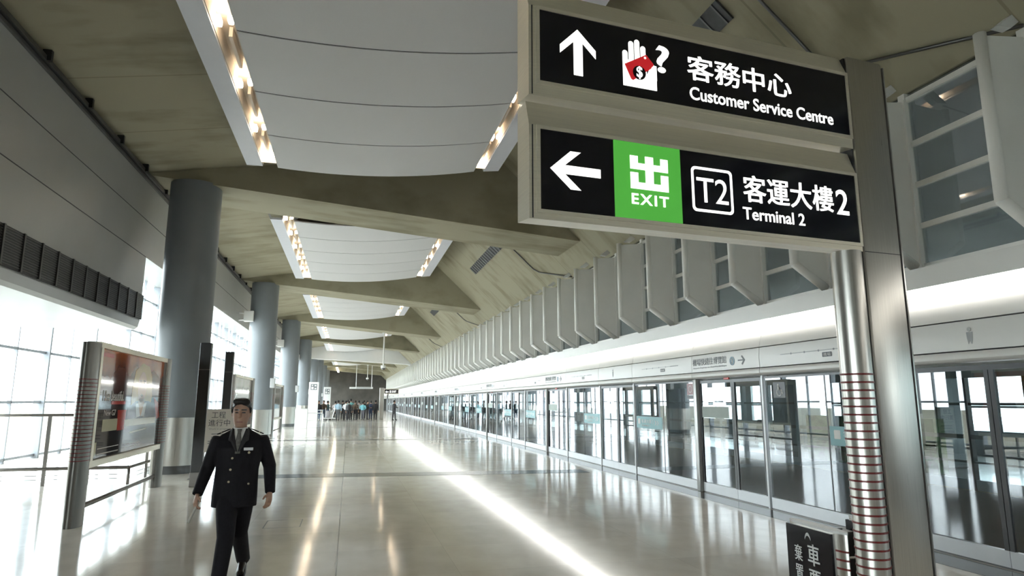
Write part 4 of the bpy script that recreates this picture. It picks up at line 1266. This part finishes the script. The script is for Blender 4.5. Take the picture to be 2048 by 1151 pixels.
# open the front of the jacket as a V down to the first buttons
bm = bmesh.new(); bm.from_mesh(jm)
kill = [f for f in bm.faces if (lambda c: c.y < -0.03 and c.z > 1.195 and abs(c.x - 0.004) < (c.z - 1.195) * 0.235)(f.calc_center_median())]
bmesh.ops.delete(bm, geom=kill, context='FACES')
bm.to_mesh(jm); bm.free()
put(jm, 'jacket', [M['suit']], man)
for s in (-1, 1):
    mb = MB()
    mb.quadgrid([[(0.004 + s * a, yy - k, z) for a, yy, k in ((w0, y0, 0.0), ((w0 + w1) / 2, y0, 0.006), (w1, y1, 0.0))] for z, w0, w1, y0, y1 in
                 ((1.405, 0.052, 0.078, -0.045, -0.020), (1.36, 0.042, 0.088, -0.078, -0.058), (1.30, 0.027, 0.090, -0.104, -0.094), (1.285, 0.023, 0.066, -0.109, -0.104), (1.20, 0.002, 0.020, -0.121, -0.121))], closed=False, cap=False)
    lp = mb.build('lapel', M['lapel'], man)
    sm = lp.modifiers.new('thickness', 'SOLIDIFY'); sm.thickness = 0.006
for s in (-1, 1):
    mb = MB()
    e0, e1 = Vector((s * 0.095, 0.035, 1.398)), Vector((s * 0.205, 0.035, 1.352))
    d_ = (e1 - e0).normalized()
    mb.tube([e0, e0.lerp(e1, 0.15), e1], [(0.024, 0.004), (0.026, 0.005), (0.028, 0.005)], 10, side=(0, 1, 0))
    e = mb.build('epaulette', M['suit'], man)
    mb = MB(); p_ = e0.lerp(e1, 0.62)
    mb.tube([p_, p_ + d_ * 0.012], [(0.028, 0.007), (0.028, 0.007)], 10, side=(0, 1, 0)); mb.build('epaulette_bar', M['brass'], e)
for x, z in ((-0.035, 1.140), (-0.045, 1.038), (-0.053, 0.93), (0.115, 0.905)):
    y = -0.128
    mb = MB(); mb.ell((x, y + (0.35 * x * x / 0.12), z), 0.011, 0.006, 0.011, 12, 8); mb.build('button', M['brass'], man, smooth=True)
mb = MB(); mb.rbox(0.058, 0.140, -0.122, -0.112, 1.208, 1.234, 0.003); o = mb.build('name_badge', M['badge'], man)
mb = MB(); mb.ell((0.105, -0.114, 1.188), 0.012, 0.004, 0.012, 10, 6); mb.build('pocket_emblem', M['brass'], man)
# trousers
mb = MB()
ringloft(mb, [(0.70, -0.008, 0.015, 0.150, 0.112), (0.80, -0.008, 0.02, 0.170, 0.118), (0.90, -0.008, 0.02, 0.165, 0.11)], 24)
for a, b, c in ((hpR, knR, anR), (hpL, knL, anL)):
    mb.tube([a, a.lerp(b, .5), b, b.lerp(c, .5), c + (c - b).normalized() * 0.03], [0.100, 0.092, 0.076, 0.070, 0.064], 18)
put(remesh(mb, 0.009, 2), 'trousers', [M['suit']], man)
for s, an, fw in ((0, anR, Vector((0, -1, 0))), (1, anL, Vector((0, -0.72, -0.69)))):
    mb = MB()
    dn = Vector((0, fw.z, -1)).normalized() if s == 0 else Vector((0, 0.62, -0.78))
    h = an + dn * 0.045
    mb.tube([h - fw * 0.065, h - fw * 0.03, h + fw * 0.05, h + fw * 0.13, h + fw * 0.195, h + fw * 0.21], [(0.028, 0.026), (0.040, 0.042), (0.043, 0.040), (0.048, 0.032), (0.036, 0.024), (0.018, 0.014)], 16, side=(1, 0, 0))
    mb.tube([an - (an - h) * 0.2, h], [0.045, 0.044], 14)
    put(remesh(mb, 0.008, 2), 'shoe', [M['shoe']], man)
pr = wrR + Vector((-0.12, -0.30, -0.95)).normalized() * 0.115 + Vector((0.018, 0.0, 0))
mb = MB(); mb.cyl(pr + Vector((0.02, 0.03, 0.06)), pr + Vector((-0.045, -0.06, -0.13)), 0.011, n=12)
o = mb.build('rolled_paper', M['paper'], smooth=False); o.location = man.location
tag(o, 'thin pale rolled paper held in the walking man\'s lowered hand', 'paper')

# crowd far down the hall
CLOTH = {}
def cloth(c):
    k = tuple(c)
    if k not in CLOTH:
        CLOTH[k] = mat('cloth_tone', c, 0.8, noise=0.12, nscale=12)
    return CLOTH[k]
FIG = {}
def figure(pose):
    if pose in FIG: return FIG[pose]
    st, arm, wide = pose
    mb = MB()
    ringloft(mb, [(1.50, 0, -0.03, 0.05, 0.06), (1.55, 0, -0.01, 0.072, 0.09), (1.62, 0, 0, 0.082, 0.10), (1.68, 0, 0.005, 0.07, 0.085), (1.72, 0, 0.01, 0.03, 0.04)], 14)
    mb.tube([(0, -0.09, 1.61), (0, -0.115, 1.575)], [0.012, 0.016], 8)
    mb.ell((-0.085, 0.0, 1.59), 0.014, 0.022, 0.032, 8, 6); mb.ell((0.085, 0.0, 1.59), 0.014, 0.022, 0.032, 8, 6)
    mb.tube([(0, 0.02, 1.36), (0, 0.0, 1.55)], 0.058, 12)
    ringloft(mb, [(0.85, 0, 0, 0.165 * wide, 0.12), (1.0, 0, 0, 0.165 * wide, 0.115), (1.2, 0, 0, 0.19 * wide, 0.125), (1.36, 0, 0.01, 0.19 * wide, 0.10), (1.43, 0, 0.01, 0.09, 0.07)], 18)
    for s in (-1, 1):
        x = 0.2 * wide * s
        if arm == 'down': pts = [(x, 0, 1.36), (x * 1.25, 0.02, 1.10), (x * 1.28, -0.06, 0.86), (x * 1.25, -0.09, 0.74)]
        elif arm == 'front': pts = [(x, 0, 1.36), (x * 1.2, 0.0, 1.10), (x * 0.8, -0.26, 1.08), (x * 0.55, -0.34, 1.10)]
        else: pts = [(x, 0, 1.36), (x * 1.45, 0.04, 1.12), (x * 0.95, -0.15, 1.0), (x * 0.75, -0.2, 0.97)]
        mb.tube(pts, [0.062, 0.052, 0.042, 0.034], 10)
        d = (Vector(pts[3]) - Vector(pts[2])).normalized()
        for q in range(5):
            o_ = Vector(((q - 2) * 0.017, 0, 0))
            mb.tube([Vector(pts[3]) + o_ * 0.7, Vector(pts[3]) + d * (0.10 - 0.012 * abs(q - 2)) + o_], [0.018, 0.010], 6)
        lx = 0.09 * s
        dy = st * s
        mb.tube([(lx, 0, 0.90), (lx, dy * 0.4, 0.50), (lx, dy, 0.09)], [0.10, 0.075, 0.055], 12)
        mb.tube([(lx, dy + 0.06, 0.05), (lx, dy - 0.06, 0.05), (lx, dy - 0.19, 0.035)], [0.042, 0.05, 0.034], 10)
    FIG[pose] = remesh(mb, 0.022, 1)
    return FIG[pose]
def person(x, y, rz, h, top, legs, label, pose=(0.05, 'down', 1.0), hair=(0.012, 0.010, 0.010), skirt=False, group='waiting people far down the hall'):
    t = thing('person', label, 'person', (x, y, 0), rz, group)
    me = figure(pose).copy()
    def rule(c):
        if c.z < 0.085: return 3
        if c.z < 0.93 and abs(c.x) < 0.2: return 2
        if c.z > 1.44: return 0
        if c.z < 0.80 or (c.y < -0.29): return 0
        return 1
    b = put(me, 'body', [M['skin'], cloth(top), cloth(legs), M['shoe']], t, rule)
    mb = MB(); mb.ell((0, 0.02, 1.645), 0.094, 0.108, 0.095, 14, 10); mb.ell((0, 0.055, 1.585), 0.082, 0.06, 0.075, 12, 8)
    mb.build('hair', cloth(hair), t, smooth=True)
    t.scale = (h / 1.73,) * 3
    return t
DK, NV, GR, BR = (0.025, 0.024, 0.026), (0.03, 0.045, 0.09), (0.12, 0.125, 0.13), (0.11, 0.075, 0.05)
JN = (0.06, 0.11, 0.20)
D, F, H = 'down', 'front', 'hip'
person(3.92, 58.8, 2.2, 1.74, DK, DK, 'person in dark clothes standing alone by the platform screens, holding something', (0.10, F, 1.0), group='people far down the hall')
person(-2.55, 61.2, 0.3, 1.70, DK, JN, 'person in a black top and blue jeans, leftmost of the crowd', (0.05, D, 1.0))
person(-2.15, 61.7, -0.2, 1.72, BR, (0.10, 0.14, 0.2), 'person in a brown jacket next to the leftmost person', (0.08, D, 1.05))
person(-1.78, 61.9, 2.0, 1.68, (0.03, 0.07, 0.07), JN, 'person in a dark green top behind a luggage trolley', (0.12, F, 1.0))
person(-1.15, 62.9, 3.0, 1.66, (0.55, 0.50, 0.50), DK, 'person in a pale pink top behind the luggage trolley', (0.05, H, 0.9))
person(-0.86, 60.6, 3.1, 1.72, (0.38, 0.52, 0.62), GR, 'person in a light blue shirt seen from behind', (0.07, D, 1.08))
person(-0.50, 63.0, 2.9, 1.74, DK, DK, 'person in black standing behind the light blue shirt', (0.04, D, 1.0))
person(-0.20, 60.4, 2.8, 1.70, (0.60, 0.60, 0.60), DK, 'person in a white shirt with one arm out, beside the backpack', (0.10, H, 0.95))
person(0.22, 61.8, 3.3, 1.86, (0.16, 0.40, 0.40), DK, 'tall person in a teal shirt above the crowd', (0.05, D, 1.05))
w_ = person(0.06, 60.0, 3.1, 1.68, GR, DK, 'person carrying a round black backpack', (0.06, D, 1.0))
mb = MB(); mb.ell((0, 0, 0), 0.17, 0.12, 0.24, 14, 10); o = mb.build('backpack', cloth(DK), smooth=True); o.location = (0.06, 59.752, 1.12)
tag(o, 'black backpack on the back of a person in the crowd', 'backpack')
person(0.62, 60.9, 2.7, 1.72, BR, DK, 'person in a brown top with dark hair, right of the teal shirt', (0.05, D, 1.08), (0.05, 0.03, 0.02))
person(0.95, 62.6, 3.2, 1.70, (0.45, 0.45, 0.46), DK, 'person in a pale grey top deep in the crowd', (0.05, D, 1.0))
person(1.27, 60.5, 3.0, 1.62, (0.20, 0.52, 0.60), (0.10, 0.10, 0.12), 'short person in a turquoise T-shirt', (0.05, H, 0.95))
person(1.68, 60.9, 1.2, 1.68, DK, (0.05, 0.045, 0.05), 'person in black with a raised forearm, right of the turquoise T-shirt', (0.06, F, 0.95))
person(2.02, 62.2, 3.1, 1.70, NV, NV, 'person in navy clothes near the right of the crowd', (0.05, D, 1.0))
person(2.42, 61.6, 2.9, 1.74, DK, DK, 'person in black, rightmost of the crowd beside the small sign', (0.05, D, 1.0))
person(-0.05, 64.0, 3.1, 1.76, GR, DK, 'person in grey at the back of the crowd, left of the tall teal shirt', (0.05, D, 1.0))
person(1.45, 64.3, 3.1, 1.73, DK, DK, 'person in black at the back of the crowd, behind the turquoise T-shirt', (0.05, D, 1.0))

# ================================================================== far objects
t = thing('luggage_trolley', 'white luggage trolley with a grey bag in front of the crowd', 'trolley', (-1.28, 60.0, 0), 0.3)
mb = MB()
mb.tube([(-0.75, 0, 0.18), (0.25, 0, 0.18)], 0.035, 8); mb.tube([(-0.75, 0.5, 0.18), (0.25, 0.5, 0.18)], 0.035, 8)
mb.tube([(-0.05, 0.0, 0.18), (0.18, 0, 1.05), (0.18, 0.5, 1.05), (-0.05, 0.5, 0.18)], 0.04, 8); mb.box(-0.7, 0.2, 0, 0.5, 0.19, 0.22)
mb.build('frame', M['white_metal'], t)
for x, y in ((-0.6, 0.05), (-0.6, 0.45), (0.15, 0.05), (0.15, 0.45)):
    mb = MB(); mb.cyl((x, y - 0.03, 0.09), (x, y + 0.03, 0.09), 0.09, n=14); mb.build('wheel', M['dark_steel'], t)
o = MB().rbox(-0.45, 0.45, -0.19, 0.19, -0.3, 0.3, 0.08, 3).build('travel_bag', mat('grey_luggage_cloth', (0.30, 0.29, 0.30), 0.7, noise=0.1), smooth=True)
o.location = (-1.72, 60.12, 0.535); o.rotation_euler = (0, 0, 0.3); o.scale = (0.42, 0.9, 1.0); tag(o, 'grey travel bag resting on the luggage trolley', 'bag')

def kiosk(x, y, w, h, label):
    t = thing('totem', label, 'totem', (x, y, 0), 0, 'tall white totems beside the crowd')
    MB().rbox(-w / 2, w / 2, -0.2, 0.2, 0, h, 0.03).build('body', M['white_metal'], t)
    ic = MB().box(-w * 0.32, w * 0.32, -0.215, -0.2, h - 0.68, h - 0.18).build('icon_panel', M['text_grey'], t)
    mb = MB()
    for a, b, c, d in ((-0.2, -0.62, -0.02, -0.42), (0.05, -0.38, 0.2, -0.25), (-0.18, -0.34, -0.06, -0.24), (0.06, -0.62, 0.2, -0.5)):
        mb.box(a * w / 0.8, c * w / 0.8, -0.22, -0.215, h + b, h + d)
    mb.build('icon_mark', M['text_white'], ic)
kiosk(-2.98, 60.0, 0.82, 3.30, 'tall white totem with a dark icon panel, left of the crowd, taller of two')
kiosk(-2.02, 66.0, 0.66, 3.0, 'tall white totem with a dark icon panel, shorter one behind the leftmost people')
t = thing('white_counter', 'white block barrier standing left of the small handrail', 'barrier', (-2.75, 42.4, 0))
MB().rbox(-0.36, 0.36, -0.2, 0.2, 0, 1.18, 0.03).build('body', M['white_metal'], t)
MB().box(-0.37, 0.37, -0.21, 0.21, 1.18, 1.2).build('top', M['fascia'], t)
t = thing('handrail', 'small white handrail between the white barrier and the tall totem', 'railing', (-2.6, 47.0, 0))
mb = MB(); mb.tube([(-0.3, 0, 0), (-0.3, 0, 1.05), (0.9, 0, 1.05), (0.9, 0, 0)], 0.035, 8); mb.build('rail_frame', M['white_metal'], t)
mb = MB(); mb.cyl((-0.3, 0, 0.85), (0.9, 0, 0.85), 0.025, n=8); mb.build('lower_rail', M['white_metal'], t)

t = thing('direction_sign', 'small far steel pillar sign with a black board, right of the crowd', 'sign', (2.98, 62.3, 0))
MB().rbox(-0.2, 0.2, -0.1, 0.1, 0, 2.88, 0.02).build('pillar', M['steel'], t)
b = MB().rbox(0.2, 1.54, -0.08, 0.08, 2.30, 2.80, 0.02).build('sign_board', M['steel_h'], t)
MB().box(0.24, 1.50, -0.09, -0.08, 2.36, 2.72).build('sign_face', M['black_panel'], b)
FO = (0, -0.0905, 0)
mb = MB(); flat(mb, [(0.30, 2.5), (0.42, 2.62), (0.42, 2.54), (0.6, 2.54), (0.6, 2.46), (0.42, 2.46), (0.42, 2.38)], FO, U, V); mb.build('arrow', M['sign_white'], b)
text('出 EXIT', (0.7, 2.42, 1.3, 2.66), FO, U, V, M['sign_white'], b)

def cctv(x, y, z0, z1, label):
    t = thing('security_camera', label, 'security camera', (x, y, 0), 0, 'security cameras on drop poles')
    mb = MB(); mb.cyl((0, 0, z0 + 0.2), (0, 0, z1), 0.05, n=10); mb.cyl((0, 0, z1 - 0.05), (0, 0, z1), 0.16, n=14); mb.build('drop_pole', M['white_metal'], t)
    mb = MB(); mb.cyl((0, 0, z0 + 0.12), (0, 0, z0 + 0.3), 0.17, n=16); mb.build('housing', M['white_metal'], t)
    mb = MB(); mb.ell((0, 0, z0 + 0.12), 0.15, 0.15, 0.14, 14, 10); mb.build('dome', M['dark_steel'], t)
cctv(2.30, 47.3, 3.85, 6.49, 'white drop pole with a camera hanging from the concrete, nearer of two')
cctv(2.35, 90.4, 4.45, 6.48, 'white drop pole with a camera hanging from the concrete, farther of two')
t = thing('hanging_sign', 'white framed hanging sign on two thin poles above the crowd', 'sign', (2.05, 100.0, 0))
for x in (-1.05, 1.2):
    mb = MB(); mb.cyl((x, 0, 3.7), (x, 0, 7.9), 0.05, n=8); mb.build('pole', M['white_metal'], t)
mb = MB(); mb.box(-2.0, 1.4, -0.1, 0.1, 3.45, 3.72); mb.build('frame', M['white_metal'], t)
mb = MB(); mb.box(-1.0, 1.1, -0.12, -0.1, 3.50, 3.66); mb.build('sign_face', M['text_pale'], t)
for i, y in enumerate((108, 113, 118, 123)):
    mb = MB(); mb.ell((-2.0, y, 6.9), 0.16, 0.16, 0.12, 12, 8); o = mb.build('downlight', M['small_lamp'])
    tag(o, ['small warm ceiling light in the dark far end, nearest of four', 'small warm ceiling light in the dark far end, second of four', 'small warm ceiling light in the dark far end, third of four', 'small warm ceiling light in the dark far end, farthest of four'][i], 'ceiling light', 'warm lights in the dark far end')

# access hatch in the floor beside the walking man
t = thing('floor_hatch', 'thin outline of an access hatch in the floor behind the walking man', 'hatch', (-0.80, 9.85, 0))
mb = MB()
mb.box(-0.24, -0.228, -0.30, 0.30, 0, 0.002); mb.box(0.228, 0.24, -0.30, 0.30, 0, 0.002)
mb.build('hatch_edge', M['text_grey'], t)
mb = MB(); mb.box(-0.24, 0.24, -0.30, -0.292, 0, 0.002); mb.box(-0.24, 0.24, 0.292, 0.30, 0, 0.002); mb.build('hatch_joint', M['text_pale'], t)
